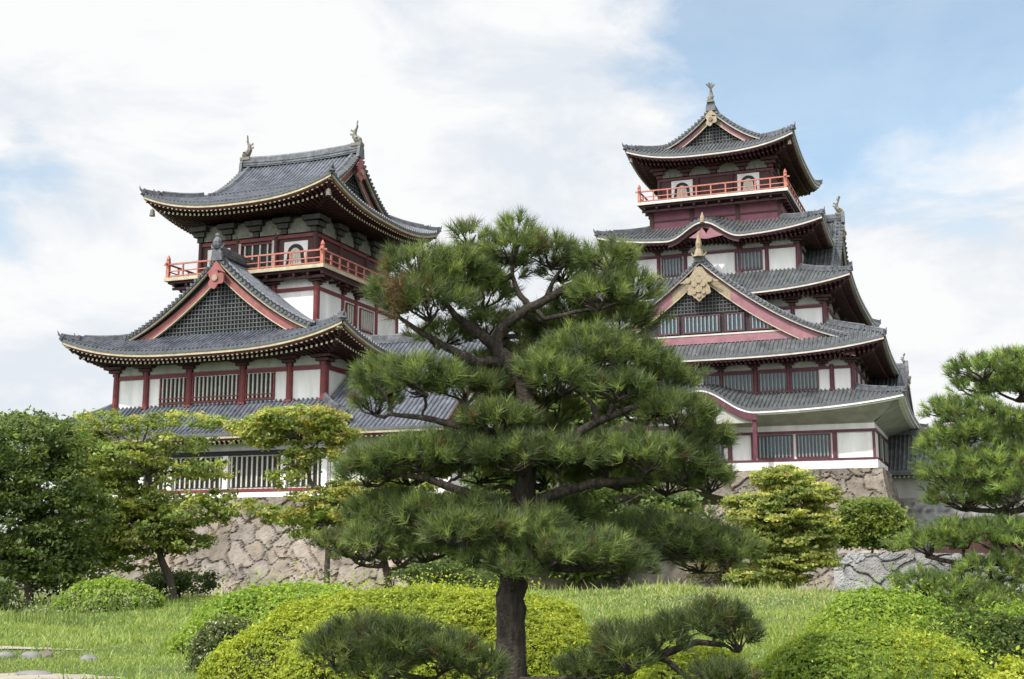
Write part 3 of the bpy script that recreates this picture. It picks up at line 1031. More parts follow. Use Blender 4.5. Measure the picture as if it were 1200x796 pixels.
# crest: big gilded pendant
cr = MB()
cr.X = lambda v: np.stack([v[:, 0] * .84, v[:, 1], 23.1 + (v[:, 2] - 23.1) * .86], 1)
th = np.linspace(0, 2 * np.pi, 60, endpoint=False)
rr = 1.05 + .12 * np.cos(5 * th) + .06 * np.cos(11 * th)
cr.prism(np.stack([np.sin(th) * rr, 22.85 - np.cos(th) * rr * 1.05], 1), -1.22, -1.02)
for (x, z, q) in ((-.42, 23.2, .26), (.42, 23.2, .26), (0, 22.75, .34), (0, 23.6, .3), (-.45, 22.45, .2), (.45, 22.45, .2), (-1.05, 23.6, .28), (1.05, 23.6, .28), (0, 22.1, .2)):
    t2 = np.linspace(0, 2 * np.pi, 14, endpoint=False)
    cr.prism(np.stack([x + np.sin(t2) * q, z - np.cos(t2) * q], 1), -1.34, -1.221)
cr.prism([(-1.9, 23.45), (-.9, 24.0), (-.3, 24.9), (.3, 24.9), (.9, 24.0), (1.9, 23.45), (.9, 23.3), (-.9, 23.3)], -1.12, -1.00)
cr.build('gilded_crest', 'gilt', r2)
fin = MB()
fin.X = lambda v: np.stack([v[:, 0] * .75, v[:, 1], 25.5 + (v[:, 2] - 25.5) * .85], 1)
fin.tube([(0, -.9, 25.5), (0, -.9, 25.9), (0, -.92, 26.3), (0, -.9, 26.75), (0, -.9, 27.5), (0, -.9, 28.1)], [.62, .5, .3, .36, .18, .03], 8)
for sx in (-1, 1):
    fin.tube([(0, -.9, 25.7), (.6 * sx, -.9, 25.6), (.85 * sx, -.9, 26.0)], [.2, .15, .04], 6)
fin.build('roof_finial', 'gilt', r2)

# storey 3
wall_box(TR, 'third_wall', 9.45, 9.0, 18.6, 22.4, 'plaster', 0, CR)
F3 = 2.0
columns(TR, front, [-9.4, -6.9, 6.9, 9.4], F3 - .02, 19.0, 21.6, 'red_r', .36)
columns(TR, R_(1), [-8.9, -5, 0, 5, 8.9], -9.42, 19.0, 21.6, 'red_r', .36)
beam_ring(TR, 9.45, 9.0, 21.25, .25, 0, CR, 'red_r', .1)
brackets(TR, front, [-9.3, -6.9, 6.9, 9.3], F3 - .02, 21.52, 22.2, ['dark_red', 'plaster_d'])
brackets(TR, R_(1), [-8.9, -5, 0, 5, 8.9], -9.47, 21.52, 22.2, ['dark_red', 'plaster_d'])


def cut3(x):
    ax = np.abs(x)
    return np.where(ax < 3.2, .3, 0.0)


r3, s3 = hipped(TR, 'third_roof', 0, CR, 11.85, 11.4, 7.3, 6.65, 22.6, 25.1, 1.0, 9.45, 9.0, KR, pw=3.2, g=1.12, tmin0=cut3)
# side gable rising through the third roof
gable_roof(r3, KR, 1, (4.5, CR - 1.0), 7.0, 30.6, 24.0, -5.75, 0, wall_in=.7, board=.6, face_low=23.0, flare=.3, ridge_h=.5)
fish_finial(r3, lambda v: rot90(1, 9.9, CR - 1.0)(v + np.array([0, 0, 31.2])), .85)

# storey 4
F4 = 4.4
wall_box(TR, 'fourth_wall', 7.2, 6.6, 24.4, 27.8, 'plaster', 0, CR)
columns(TR, front, [-7.15, -4.7, -2.35, 2.35, 4.6, 7.15], F4 - .02, 25.0, 27.4, 'red_r', .34)
columns(TR, R_(1), [-6.5, -3, 0, 3, 6.5], -7.18, 25.0, 27.4, 'red_r', .34)
for (a, b) in ((-4.35, -2.7), (2.0, 4.15)):
    bars_window(TR, front, a, b, F4, 25.35, 26.85, KR)
beam_ring(TR, 7.2, 6.6, 26.98, .24, 0, CR, 'red_r', .1)
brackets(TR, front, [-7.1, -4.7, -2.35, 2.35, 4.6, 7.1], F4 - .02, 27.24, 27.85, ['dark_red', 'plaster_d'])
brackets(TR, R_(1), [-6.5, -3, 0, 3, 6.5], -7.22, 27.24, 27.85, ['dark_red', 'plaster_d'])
r4, s4 = hipped(TR, 'fourth_roof', 0, CR, 9.65, 9.0, 5.75, 5.2, 28.05, 29.9, .95, 7.2, 6.6, KR, pw=3.0, g=1.12, bump=(-.3, 3.3, 1.45))
xs = np.linspace(-3.3, 2.7, 36)
z = s4[0].z(xs, np.zeros_like(xs))
kg = MB()
kg.grid(np.stack([np.stack([xs, np.full_like(xs, 2.3), z - .36], 1), np.stack([xs, np.full_like(xs, 2.3), np.maximum(z - .75, 27.2)], 1)]), 0)
kg.build('curved_gable_board', 'dark_red', r4)
kg = MB()
kg.prism([(-1.5, 28.0), (-.9, 28.35), (-.35, 28.75), (.0, 28.2), (.3, 28.75), (.8, 28.35), (1.4, 28.0), (0, 27.8)], 2.22, 2.32)
kg.build('curved_gable_carving', 'mauve', r4)
fin = MB()
fin.tube([(-.3, 2.1, 29.2), (-.3, 2.1, 29.6), (-.3, 2.1, 30.1)], [.22, .2, .03], 8)
fin.build('roof_finial', 'gilt', r4)
# storey 5 (plum wall below the balcony)
F5 = 5.8
wall_box(TR, 'fifth_wall', 5.7, 5.2, 29.2, 31.9, 'pink_wall', 0, CR)
beam_ring(TR, 5.7, 5.2, 30.55, .16, 0, CR, 'dark_red', .06)
for x in (-5.6, -2.0, 2.0, 5.6):
    c = MB(); c.box(x - .17, x + .17, F5 - .12, F5, 29.6, 31.9); c.build('column', 'dark_red', TR)
bl = balcony(TR, 6.35, 4.5, 19.5, 32.15, 0, KR)
railing(bl, 6.35, 4.5, 19.5, 32.15, 0, 'vermilion', h=1.0)
# storey 6
F6 = 6.2
wall_box(TR, 'top_wall', 5.0, 4.8, 32.16, 35.4, 'dark_red', 0, CR)
for x in (-2.9, 2.95):
    bell_window(TR, front, x, F6, 32.55, 1.0)
bell_window(TR, R_(1), 0, -5.0, 32.55, 1.0)
columns(TR, front, [-4.95, -1.5, 1.5, 4.95], F6 - .02, 32.2, 34.4, 'dark_red', .34)
beam_ring(TR, 5.0, 4.8, 34.35, .22, 0, CR, 'red_r', .1)
brackets(TR, front, [-4.9, -2.5, 0, 2.5, 4.9], F6 - .1, 34.6, 35.5, ['dark_red', 'frieze'])
brackets(TR, R_(1), [-4.7, -2.4, 0, 2.4, 4.7], -5.1, 34.6, 35.5, ['dark_red', 'frieze'])
r6, s6 = hipped(TR, 'top_roof', 0, CR, 7.35, 7.5, 4.3, 4.9, 35.85, 37.3, 1.1, 5.0, 4.8, KR, pw=2.8, g=1.12)
KR2 = dict(KR); KR2['pend_s'] = .8
gable_roof(r6, KR2, 0, (0, CR), 4.75, 40.35, 37.1, -6.6, 6.6, both=True, wall_in=.8, board=.5, face_low=36.6, flare=.12, ridge_h=.5)
for yy_, kk in ((CR - 6.4, 0), (CR + 6.4, 2)):
    fish_finial(r6, (lambda yy_, kk: (lambda v: rot90(kk, 0, yy_)(v + np.array([0, 0, 40.95]))))(yy_, kk), .95)
for sx in (-1, 1):
    b = MB()
    x, y, z = sx * 6.9, CR - 8.0, 36.2
    b.tube([(x, y, z), (x, y, z - .1), (x, y, z - .4), (x, y, z - .45)], [.02, .12, .16, .18], 8)
    b.build('wind_bell', 'bronze', r6)

del TR['deeper']
# ================================================================== corridor wing to the right of the great keep
TC = empty('corridor_building', tuple(np.array([27.62, 95.0, 0]) + VY * 9), YAW)
tag(TC, 'low corridor with dark tiled roof and white wall at right of the great keep', 'building')
b = MB(); b.box(.0, 40, 1.0, 7, 6.3, 8.7); b.build('wall', 'plaster_d', TC)
for x in np.arange(3.2, 38, 3.2):
    w = MB(); w.box(x, x + 1.3, .92, 1.0, 6.9, 8.4); w.build('window', 'dark', TC)
s = Slope(-.3, 41, 4.2, 0, 0, 8.5, 11.9, (0, 0), g=1.1, ycor=4.0)
mb = MB(); s.tiles(mb)
trim, soff, raf = MB(), MB(), MB()
s.under(trim, soff, raf, 1.2, two=False)
KT = M['tile_dark']
rf = mb.build('roof', ['tile_r', 'tile_dark'], TC)
trim.build('eave_trim', 'tile_dark', rf); soff.build('soffit', ['dark_red', 'dark_red'], rf); raf.build('rafter_row', ['dark_red', 'pale'], rf)
mb = MB(); mb.X = rot90(2, 40.7, 8.0); s.tiles(mb); mb.build('rear_roof', ['tile_r', 'tile_dark'], TC)
mb = MB(); roof_curve_ridge(mb, [(-.3, 4, 12.0), (20, 4, 12.0), (41, 4, 12.0)], .45, .4); mb.build('main_ridge', 'ridge_tile', rf)


# ================================================================== stone bases
def worley(P, cell, seed, squash=1.0):
    """distance to the nearest and second nearest jittered point on a 2D lattice, and the cell's id"""
    r = np.random.default_rng(seed)
    J = r.random((64, 64, 2))
    K = r.random((64, 64, 3))
    q = P / np.array([cell * squash, cell])
    i0 = np.floor(q).astype(int)
    d1 = np.full(len(P), 9.0); d2 = d1.copy(); cid = np.zeros((len(P), 3))
    for a in (-1, 0, 1):
        for b_ in (-1, 0, 1):
            c = i0 + [a, b_]
            j = J[c[:, 0] % 64, c[:, 1] % 64]
            dd = np.linalg.norm(q - (c + .15 + .7 * j), axis=1)
            k = K[c[:, 0] % 64, c[:, 1] % 64]
            near = dd < d1
            d2 = np.where(near, d1, np.minimum(d2, dd))
            cid = np.where(near[:, None], k, cid)
            d1 = np.where(near, dd, d1)
    return d1, d2, cid


def stone_face(mb, P0, P1, z0, z1, batter, cell=1.5, seed=1, step=.10, end0=0.0, end1=0.0, nrm=None, relief=.22):
    """sloping dry-stone face: top edge P0-P1 at z1, foot pushed out by batter; end0/end1 widen the foot"""
    P0 = np.array(P0, float); P1 = np.array(P1, float)
    L = np.linalg.norm(P1 - P0)
    d = (P1 - P0) / L
    n = np.array([d[1], -d[0]]) if nrm is None else np.array(nrm, float)
    nu = int(L / step) + 2
    nv = int((z1 - z0) / step) + 2
    u = np.linspace(0, 1, nu)
    v = np.linspace(0, 1, nv)
    Ug, Vg = np.meshgrid(u, v, indexing='ij')
    out_ = batter * (1 - Vg) ** 1.6
    uu = -end0 * (1 - Vg) ** 1.6 + Ug * (L + (end0 + end1) * (1 - Vg) ** 1.6)
    flat = np.stack([uu.ravel(), (z0 + (z1 - z0) * Vg).ravel()], 1)
    fx, fy = flat[:, 0], flat[:, 1]
    w = np.stack([fx + .30 * np.sin(fy * 2.3 + seed) + .16 * np.sin(fy * 5.1 + fx * 2.7) + .5 * np.sin(fx * .31 + fy * .5),
                  fy + .28 * np.sin(fx * 1.1 + seed) + .14 * np.sin(fx * 4.3 - fy * 3.1)], 1)
    d1, d2, cid = worley(w, cell, seed, 1.45)
    b1, b2, cb = worley(w + 7.3, cell * .55, seed + 50, 1.3)
    sm = cid[:, 2] > .62
    d1 = np.where(sm, np.minimum(d1, b1), d1)
    e = np.clip((d2 - d1) / .15, 0, 1)
    e = np.where(sm, np.minimum(e, np.clip((b2 - b1) / .16, 0, 1)), e)
    cid = np.where(sm[:, None], cb, cid)
    rel = relief * (e ** .5 - 1) + (cid[:, 0] - .5) * .22 + rng.normal(0, .012, len(e))
    rel = rel.reshape(Ug.shape)
    fade = np.minimum(1, np.minimum(Ug, 1 - Ug) * L / .3)
    rel = rel * fade
    x = P0[0] + d[0] * uu + n[0] * (out_ + rel)
    y = P0[1] + d[1] * uu + n[1] * (out_ + rel)
    z = z0 + (z1 - z0) * Vg
    tone = (.78 + .36 * cid[:, 1]) * (1 + .14 * np.sin(fx * .7 + 2 * np.sin(fy * .9)))
    col = np.stack([tone * (1 + .08 * (cid[:, 2] - .5)), tone, tone * (1 - .12 * (cid[:, 2] - .5))], 1) * (.58 + .42 * np.clip(e * 1.3, 0, 1))[:, None]
    mb.grid(np.stack([x, y, z], -1), 0, col.reshape(Ug.shape + (3,)))


sb = MB()
stone_face(sb, (-19.5, -1.2), (6.5, -1.2), -1.6, 5.32, 2.6, 1.3, 3, end0=2.6, end1=.0)
stone_face(sb, (-19.5, 20.2), (-19.5, -1.2), -1.6, 5.32, 2.6, 1.55, 5, step=.4, end1=2.6)
sb.add([(-19.5, -1.2, 5.31), (6.5, -1.2, 5.31), (6.5, 21, 5.31), (-19.5, 21, 5.31)], [(0, 1, 2, 3)], 0)
base = sb.build('stone_wall', 'stone_tan', None, col=True)
base.location = tuple(oW); base.rotation_euler = (0, 0, YAW)
tag(base, 'sloping tan stone base of big fitted boulders under the left keep', 'stone wall')
sb = MB()
stone_face(sb, (-26.4, -.35), (.45, -.35), -1.6, 8.2, 4.2, 1.25, 11, end0=3.2, end1=3.6)
stone_face(sb, (.45, -.35), (.45, 22), -1.6, 8.2, 3.6, 1.25, 13, step=.15, end0=4.2)
stone_face(sb, (-26.4, 22), (-26.4, -.35), -1.6, 8.2, 3.6, 1.6, 15, step=.4, end1=4.2)
sb.add([(-26.4, -.35, 8.19), (.45, -.35, 8.19), (.45, 22, 8.19), (-26.4, 22, 8.19)], [(0, 1, 2, 3)], 0)
base = sb.build('stone_wall', 'stone_tan', None, col=True)
base.location = (27.62, 95, 0); base.rotation_euler = (0, 0, YAW)
tag(base, 'tall sloping stone base under the right keep, its corner curving outward', 'stone wall')
pl = MB(); pl.box(-13.1, 13.12, -.12, 24.1, 8.19, 8.85)
pl.build('plinth', 'plaster', TR)
pl = MB(); pl.box(-9.42, 9.42, -1.12, 20.2, 5.31, 5.64); pl.build('plinth', 'plaster', TL)
# stone base between, under the wing, and under the corridor
sb = MB()
stone_face(sb, (5.9, -1.25), (24, -1.25), -1.6, 5.3, 2.4, 1.6, 21, step=.3)
sb.add([(6.55, -1, 5.29), (24, -1, 5.29), (24, 21, 5.29), (6.55, 21, 5.29)], [(0, 1, 2, 3)], 0)
base = sb.build('stone_wall', 'stone_tan', None, col=True)
base.location = tuple(oW); base.rotation_euler = (0, 0, YAW)
tag(base, 'stone base under the wing between the keeps, mostly behind the pine', 'stone wall')
sb = MB()
stone_face(sb, (.0, .6), (42, .6), -1.6, 6.3, 1.6, 1.3, 27, step=.3)
base = sb.build('stone_wall', 'stone_grey', None, col=True)
base.location = tuple(np.array([27.62, 95.0, 0]) + VY * 9); base.rotation_euler = (0, 0, YAW)
tag(base, 'grey brown stone footing under the corridor at the right edge of the great keep', 'stone wall')
# dark red board fence at the foot of the corridor
fb = MB()
a0 = at(1088, 600, 88); a1 = at(1260, 600, 86)
P = [np.array([a0[0] + (a1[0] - a0[0]) * q, 88 - 2 * q, 0]) for q in np.linspace(0, 1, 60)]
for p_, q_ in zip(P[:-1], P[1:]):
    fb.beams([p_ + [0, 0, 1.9]], [q_ + [0, 0, 1.9]], .06, 3.6 + .05 * random.random(), 0)
ff = fb.build('board_fence', 'dark_red', None)
tag(ff, 'dark red board fence behind the pine at the right edge', 'fence')
# low grey wall in front of the great keep
sb = MB()
g0, g1 = at(978, 693, 62), at(1230, 693, 60)
stone_face(sb, (g0[0], 62), (g1[0], 60), -1.2, 1.75, .5, .95, 31, step=.05, relief=.10)
gw = sb.build('stone_wall', 'stone_grey', None, col=True)
tag(gw, 'low grey stone retaining wall beside the maple at right', 'stone wall')


# ================================================================== GROUND
def gh(x, y):
    x = np.asarray(x, float); y = np.asarray(y, float)
    z = -.011 * np.clip(y - 8, 0, 85)
    z = z + .62 * np.exp(-(((x - 9) / 7) ** 2 + ((y - 46) / 9) ** 2))
    z = z + .35 * np.exp(-(((x + 1) / 8) ** 2 + ((y - 50) / 10) ** 2))
    z = z + .10 * np.sin(x * .55 + 1.3) * np.sin(y * .33) * np.clip(y / 20, 0, 1) * np.clip((75 - y) / 30, 0, 1)
    return z


xs = np.concatenate([[-1500, -600, -250, -120], np.linspace(-70, 80, 160), [130, 260, 600, 1500]])
ys = np.concatenate([[-60, -20], np.linspace(0, 80, 130), [95, 130, 200, 500, 1200, 3000]])
Xg, Yg = np.meshgrid(xs, ys, indexing='ij')
gm = MB(); gm.grid(np.stack([Xg, Yg, gh(Xg, Yg)], -1), 0)
M['soil'] = mat('grassy_soil', (.075, .11, .03), .95, .0, .9, col2=(.045, .06, .02), bump=.5, bscale=8)
M['path'] = mat('pale_sandy_path', (.36, .32, .26), .95, .0, 2.0, col2=(.25, .22, .17), bump=.4, bscale=20)
ground = gm.build('ground', 'soil', None, smooth=True)
tag(ground, kind='structure')
# sandy path, bottom left, draped 4 mm above the ground


def ribbon(pts, widths, name):
    mb = MB()
    pts = np.array(pts, float)
    t = np.linspace(0, len(pts) - 1, 60)
    x = np.interp(t, range(len(pts)), pts[:, 0]); y = np.interp(t, range(len(pts)), pts[:, 1])
    w = np.interp(t, range(len(pts)), widths)
    rows = []
    for q in np.linspace(-1, 1, 12):
        yy = y + q * w * (1 + .12 * np.sin(x * 5 + q) + .14 * np.sin(x * 2.3 + 4 * q) + .08 * np.sin(x * 11))
        rows.append(np.stack([x, yy, gh(x, yy) + .016], 1))
    mb.grid(np.array(rows)[::-1], 0)
    return tag(mb.build(name, 'path', None, smooth=True), kind='structure')


ribbon([(-16, 17.3), (-9, 17.4), (-7, 17.6), (-5.4, 18.0)], [2.0, 1.9, 1.5, .1], 'path')
ribbon([(-18, 24.1), (-11, 24.0), (-9.5, 24.2), (-8.0, 24.6)], [.75, .6, .4, .05], 'path')


# ================================================================== foliage tools
def leafmat(name, trans=.3, rough=.55, spec=.25):
    m = bpy.data.materials.new(name)
    m.use_nodes = True
    t = m.node_tree
    t.nodes.clear()
    a = nd(t, 'ShaderNodeAttribute', attribute_name='Col')
    p = nd(t, 'ShaderNodeBsdfPrincipled', ins={'Base Color': a.outputs['Color'], 'Roughness': rough, 'Specular IOR Level': spec})
    g = nd(t, 'ShaderNodeMix', data_type='RGBA', blend_type='MULTIPLY', ins={0: 1.0, 6: a.outputs['Color'], 7: (1.5, 1.5, .8, 1)})
    tr = nd(t, 'ShaderNodeBsdfTranslucent', ins={0: g.outputs[2]})
    mx = nd(t, 'ShaderNodeMixShader', ins={0: trans, 1: p.outputs[0], 2: tr.outputs[0]})
    nd(t, 'ShaderNodeOutputMaterial', ins={0: mx.outputs[0]})
    return m


M['needle'] = leafmat('pine_needles', .36, .5, .3)
M['leaf'] = leafmat('broad_leaves', .48)
M['blade'] = leafmat('grass_blades', .4)
M['bark'] = mat('dark_pine_bark', (.095, .077, .062), .95, .0, 22, col2=(.022, .018, .016), bump=1.0, bscale=34, detail=9, streak=True)
M['bark_g'] = mat('grey_brown_bark', (.10, .085, .065), .95, .0, 6, col2=(.045, .038, .03), bump=.6, bscale=16)


def unit(v):
    return v / (np.linalg.norm(v, axis=-1, keepdims=True) + 1e-9)


def needles(mb, P, A, k, L, w, col, m=0):
    n = len(P)
    P = np.repeat(P, k, 0); A = np.repeat(A, k, 0)
    N = len(P)
    rv = unit(rng.normal(size=(N, 3)))
    perp = unit(rv - A * (rv * A).sum(1, keepdims=True))
    al = np.radians(rng.uniform(8, 72, N))[:, None]
    d = unit(A * np.cos(al) + perp * np.sin(al))
    d = unit(d + np.array([0, 0, .12]))
    base = P + A * (rng.random((N, 1)) * L * .75)
    ln = L * rng.uniform(.7, 1.15, (N, 1))
    side = unit(np.cross(d, rng.normal(size=(N, 3)))) * w * .5
    v = np.stack([base - side, base + side, base + d * ln], 1).reshape(-1, 3)
    c = np.repeat(col, k, 0) * rng.uniform(.75, 1.25, (N, 1))
    c = np.repeat(c, 3, 0)
    mb.add(v, np.arange(3 * N).reshape(-1, 3), m, c)


def pad_tufts(c, r, n, low=-.25, inner=.75):
    d = rng.normal(size=(n * 3, 3))
    d = unit(d)
    d = d[d[:, 2] > low][:n]
    k = rng.uniform(inner, 1.04, (len(d), 1)) + (rng.random((len(d), 1)) < .16) * rng.uniform(0, .28, (len(d), 1))
    lump = 1 + .20 * np.sin(d[:, :1] * 5 + c[0] * 9) * np.sin(d[:, 1:2] * 6 + c[2] * 7)
    P = c + r * d * k * lump
    A = unit(d * np.array([1, 1, .5]) + np.array([0, 0, .85]) + rng.normal(0, .22, d.shape))
    return P, A, d


def limb(mb, a, b, r0, r1, sag=.0, n=7, wob=.06, seg=8, m=0):
    a = np.array(a, float); b = np.array(b, float)
    t = np.linspace(0, 1, n)[:, None]
    L = np.linalg.norm(b - a)
    p = a + (b - a) * t
    p[1:-1] += rng.normal(0, wob * L * .5, (n - 2, 3))
    p[:, 2] += sag * L * np.sin(np.pi * t[:, 0])
    mb.tube(p, np.linspace(r0, r1, n), seg, m, jit=.05)
    return p


def pine(name, label, pads, skel, radii, Y0, needle_len, needle_w, per_pad_density, kneed, tone=1.0, attach=None, tubes=(), group=None, brown=(), grow=1.0, lowtop=False, hue=(1, 1, 1)):
    """pads: (px, py, rx_px, ry_px, dY, ry_depth) in photo pixels at distance Y0+dY; skel: trunk points (px,py,dY)"""
    root_pt = at(skel[0][0], skel[0][1], Y0 + skel[0][2])
    g = float(gh(root_pt[0], root_pt[1]))
    root = empty(name, (root_pt[0], root_pt[1], g))
    tag(root, label, 'tree', group)
    O = np.array([root_pt[0], root_pt[1], g])
    T = np.array([at(a, b, Y0 + c) for a, b, c in skel]) - O
    tr = MB()
    T = np.vstack([[T[0][0], T[0][1], -.15], T]) if T[0][2] > .1 else T
    rr = ([radii[0] * 1.25] + list(radii)) if len(T) > len(radii) else radii
    # resample smoothly
    tt = np.linspace(0, len(T) - 1, len(T) * 4)
    TT = np.stack([np.interp(tt, range(len(T)), T[:, i]) for i in range(3)], 1)
    for _ in range(2):
        TT[1:-1] = (TT[:-2] + TT[1:-1] * 2 + TT[2:]) / 4
    rs = np.interp(tt, range(len(T)), rr) * (1 + rng.normal(0, .03, len(tt)))
    tr.tube(TT + rng.normal(0, .006, TT.shape), rs, 14, 0, jit=.06)
    trunk = tr.build('trunk', 'bark', root, smooth=True)
    br = MB()
    extra = []
    for tb in tubes:
        pts = np.array([at(a, b, Y0 + c) for a, b, c in tb[0]]) - O
        t2 = np.linspace(0, len(pts) - 1, len(pts) * 4)
        pp = np.stack([np.interp(t2, range(len(pts)), pts[:, i]) for i in range(3)], 1)
        pp[1:-1] = (pp[:-2] + pp[1:-1] * 2 + pp[2:]) / 4
        b1 = MB(); b1.tube(pp, np.linspace(tb[1], tb[2], len(pp)), 10, 0, jit=.08)
        b1.build('branch', 'bark', root, smooth=True)
        extra.append(pp)
    nodes = np.vstack([TT] + extra)
    crown = MB()
    tw = MB()
    for pd in pads:
        px_, py_, rx, ry, dY, rd = pd[:6]
        if lowtop and py_ < 345:
            py_ += (345 - py_) * .16
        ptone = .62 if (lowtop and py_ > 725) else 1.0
        Y = Y0 + dY
        c = at(px_, py_, Y) - O
        s = Y / F_ * grow
        rd = rd * grow
        r = np.array([rx * s, rd, ry * s])
        foot = c - np.array([0, 0, r[2] * .55])
        dist = np.linalg.norm((nodes - foot) * np.array([1, .7, 1.6]), axis=1) + 1.5 * np.maximum(0, nodes[:, 2] - foot[2])
        a = nodes[dist.argmin()]
        Ld = np.linalg.norm(a - foot)
        if Ld > .05:
            limb(tw, a, foot, max(.012, .045 * Y0 / 12 * min(1, Ld)), .016 * Y0 / 12, sag=-.06)
        for _ in range(9):
            d = unit(rng.normal(size=3) * np.array([1, 1, .5]) + np.array([0, 0, .3]))
            limb(tw, foot, c + r * d * .85, .014 * Y0 / 12, .005 * Y0 / 12, n=4, wob=.1, seg=5)
        area = r[0] * r[1] + r[0] * r[2] + r[1] * r[2]
        n = int(per_pad_density * area)
        P, A, d = pad_tufts(c, r, n)
        # tone: fresh growth on some tufts, old needles on others, whole pads slightly different
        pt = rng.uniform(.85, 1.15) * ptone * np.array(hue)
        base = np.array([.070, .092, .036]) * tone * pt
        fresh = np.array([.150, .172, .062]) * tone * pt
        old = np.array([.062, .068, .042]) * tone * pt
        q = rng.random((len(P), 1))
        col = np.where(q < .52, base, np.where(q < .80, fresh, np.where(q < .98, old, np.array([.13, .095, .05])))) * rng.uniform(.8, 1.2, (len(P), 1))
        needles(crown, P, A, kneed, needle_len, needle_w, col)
        for (bx, by, n_b) in brown:
            if abs(px_ - bx) < rx and abs(py_ - by) < ry:
                cb = at(bx, by, Y - rd * .8) - O
                Pb = cb + rng.normal(0, .07, (n_b, 3))
                needles(crown, Pb, unit(rng.normal(size=(n_b, 3)) + [0, -.5, .3]), kneed, needle_len, needle_w, np.tile(np.array([.13, .085, .045]), (n_b, 1)))
    crown.build('crown', 'needle', root, col=True)
    tw.build('twigs', 'bark', root, smooth=True)
    return root


# ------------------------------------------------------------------ the black pine in front
pads = [
    (588, 628, 34, 20, -.45, .3), (628, 622, 34, 18, -.35, .3), (555, 604, 34, 16, -.2, .3), (660, 606, 40, 14, .3, .34), (440, 640, 30, 18, .1, .3), (470, 600, 40, 16, .3, .32),
    (572, 388, 30, 18, .3, .3), (640, 388, 26, 18, .5, .28), (520, 398, 32, 16, .3, .3), (610, 425, 30, 22, .5, .3), (585, 318, 34, 18, .35, .3), (660, 320, 26, 14, .4, .26), (640, 440, 30, 22, -.2, .28), (590, 500, 40, 20, -.3, .3), (560, 440, 30, 18, .3, .3),
    (600, 500, 34, 22, .45, .34), (640, 515, 30, 18, .5, .3), (575, 498, 34, 18, -.35, .3), (652, 488, 28, 18, .5, .3), (480, 560, 50, 16, .2, .36), (640, 560, 50, 18, .55, .4), (780, 572, 40, 18, .2, .36), (430, 562, 30, 16, .1, .3),
    (612, 390, 24, 20, .8, .3), (660, 400, 34, 20, .6, .34), (560, 620, 34, 18, .5, .34), (600, 676, 24, 14, -.5, .26), (640, 470, 22, 20, .4, .26), (545, 310, 30, 20, .2, .28), 
    (548, 272, 18, 16, .0, .16), (606, 268, 20, 20, .1, .2), (600, 292, 38, 20, .0, .28), (645, 296, 32, 20, .1, .25), (712, 302, 34, 17, -.1, .22),
    (700, 322, 30, 14, .1, .22), (492, 318, 42, 28, -.2, .36), (540, 330, 46, 34, .0, .42), (505, 362, 50, 30, -.3, .4), (566, 352, 34, 24, .3, .34),
    (458, 352, 26, 22, .1, .24), (740, 345, 32, 22, .1, .28), (702, 352, 34, 24, -.1, .34), (668, 368, 26, 22, .5, .3), (640, 400, 22, 26, .9, .3), (725, 382, 46, 20, .4, .38),
    (452, 452, 38, 24, -.1, .38), (500, 452, 46, 26, -.35, .42), (548, 462, 46, 24, .0, .38), (590, 470, 30, 22, .4, .34), (440, 478, 26, 18, .2, .26),
    (688, 420, 54, 28, -.1, .42), (738, 432, 52, 28, .1, .42), (660, 452, 36, 24, -.25, .34), (770, 452, 40, 22, .1, .34), (722, 462, 42, 18, -.3, .34),
    (792, 492, 46, 24, -.1, .42), (820, 520, 34, 26, .1, .36), (745, 488, 36, 15, .5, .34),
    (446, 548, 36, 20, -.1, .34), (492, 540, 44, 24, -.3, .42), (545, 536, 48, 24, -.1, .44), (602, 540, 48, 24, -.35, .46), (655, 542, 46, 24, -.2, .46), (706, 540, 48, 24, .0, .46),
    (757, 542, 46, 26, -.2, .44), (806, 556, 38, 30, .0, .38), (832, 566, 22, 22, .2, .26), (560, 560, 60, 14, .5, .4), (720, 566, 50, 12, .6, .4),
    (452, 606, 42, 22, .3, .38), (500, 612, 42, 22, -.1, .4), (545, 632, 44, 26, -.4, .44), (500, 648, 40, 20, .2, .36), (584, 660, 36, 20, -.3, .34),
    (640, 652, 40, 26, -.45, .40), (690, 655, 46, 26, -.3, .42), (728, 668, 34, 24, -.1, .34), (745, 634, 50, 24, .4, .42), (798, 638, 48, 24, .2, .42), (848, 650, 36, 24, .1, .34), (820, 662, 40, 18, .4, .34),
    (392, 770, 30, 24, -1.6, .34), (425, 756, 34, 22, -1.4, .36), (470, 762, 38, 24, -1.6, .38), (520, 776, 38, 22, -1.5, .38), (562, 790, 28, 18, -1.3, .3), (440, 792, 40, 18, -1.7, .3),
    (690, 790, 30, 16, -1.0, .30), (735, 778, 34, 20, -1.2, .32), (722, 756, 24, 14, -1.0, .28), (770, 758, 30, 18, -1.2, .30), (800, 742, 26, 16, -1.1, .28), (838, 736, 32, 20, -1.1, .32), (866, 752, 20, 22, -1.1, .22), (850, 800, 34, 12, -1.4, .3),
]
skel = [(600, 860, 0), (599, 760, 0), (599, 690, 0), (607, 640, .03), (612, 590, .05), (618, 545, .0), (624, 500, -.05), (616, 455, -.08), (598, 425, -.05), (578, 405, 0), (590, 380, 0), (622, 360, 0), (655, 342, 0), (690, 324, 0)]
radii = [.17, .145, .135, .13, .115, .09, .075, .075, .07, .062, .052, .044, .038, .024]
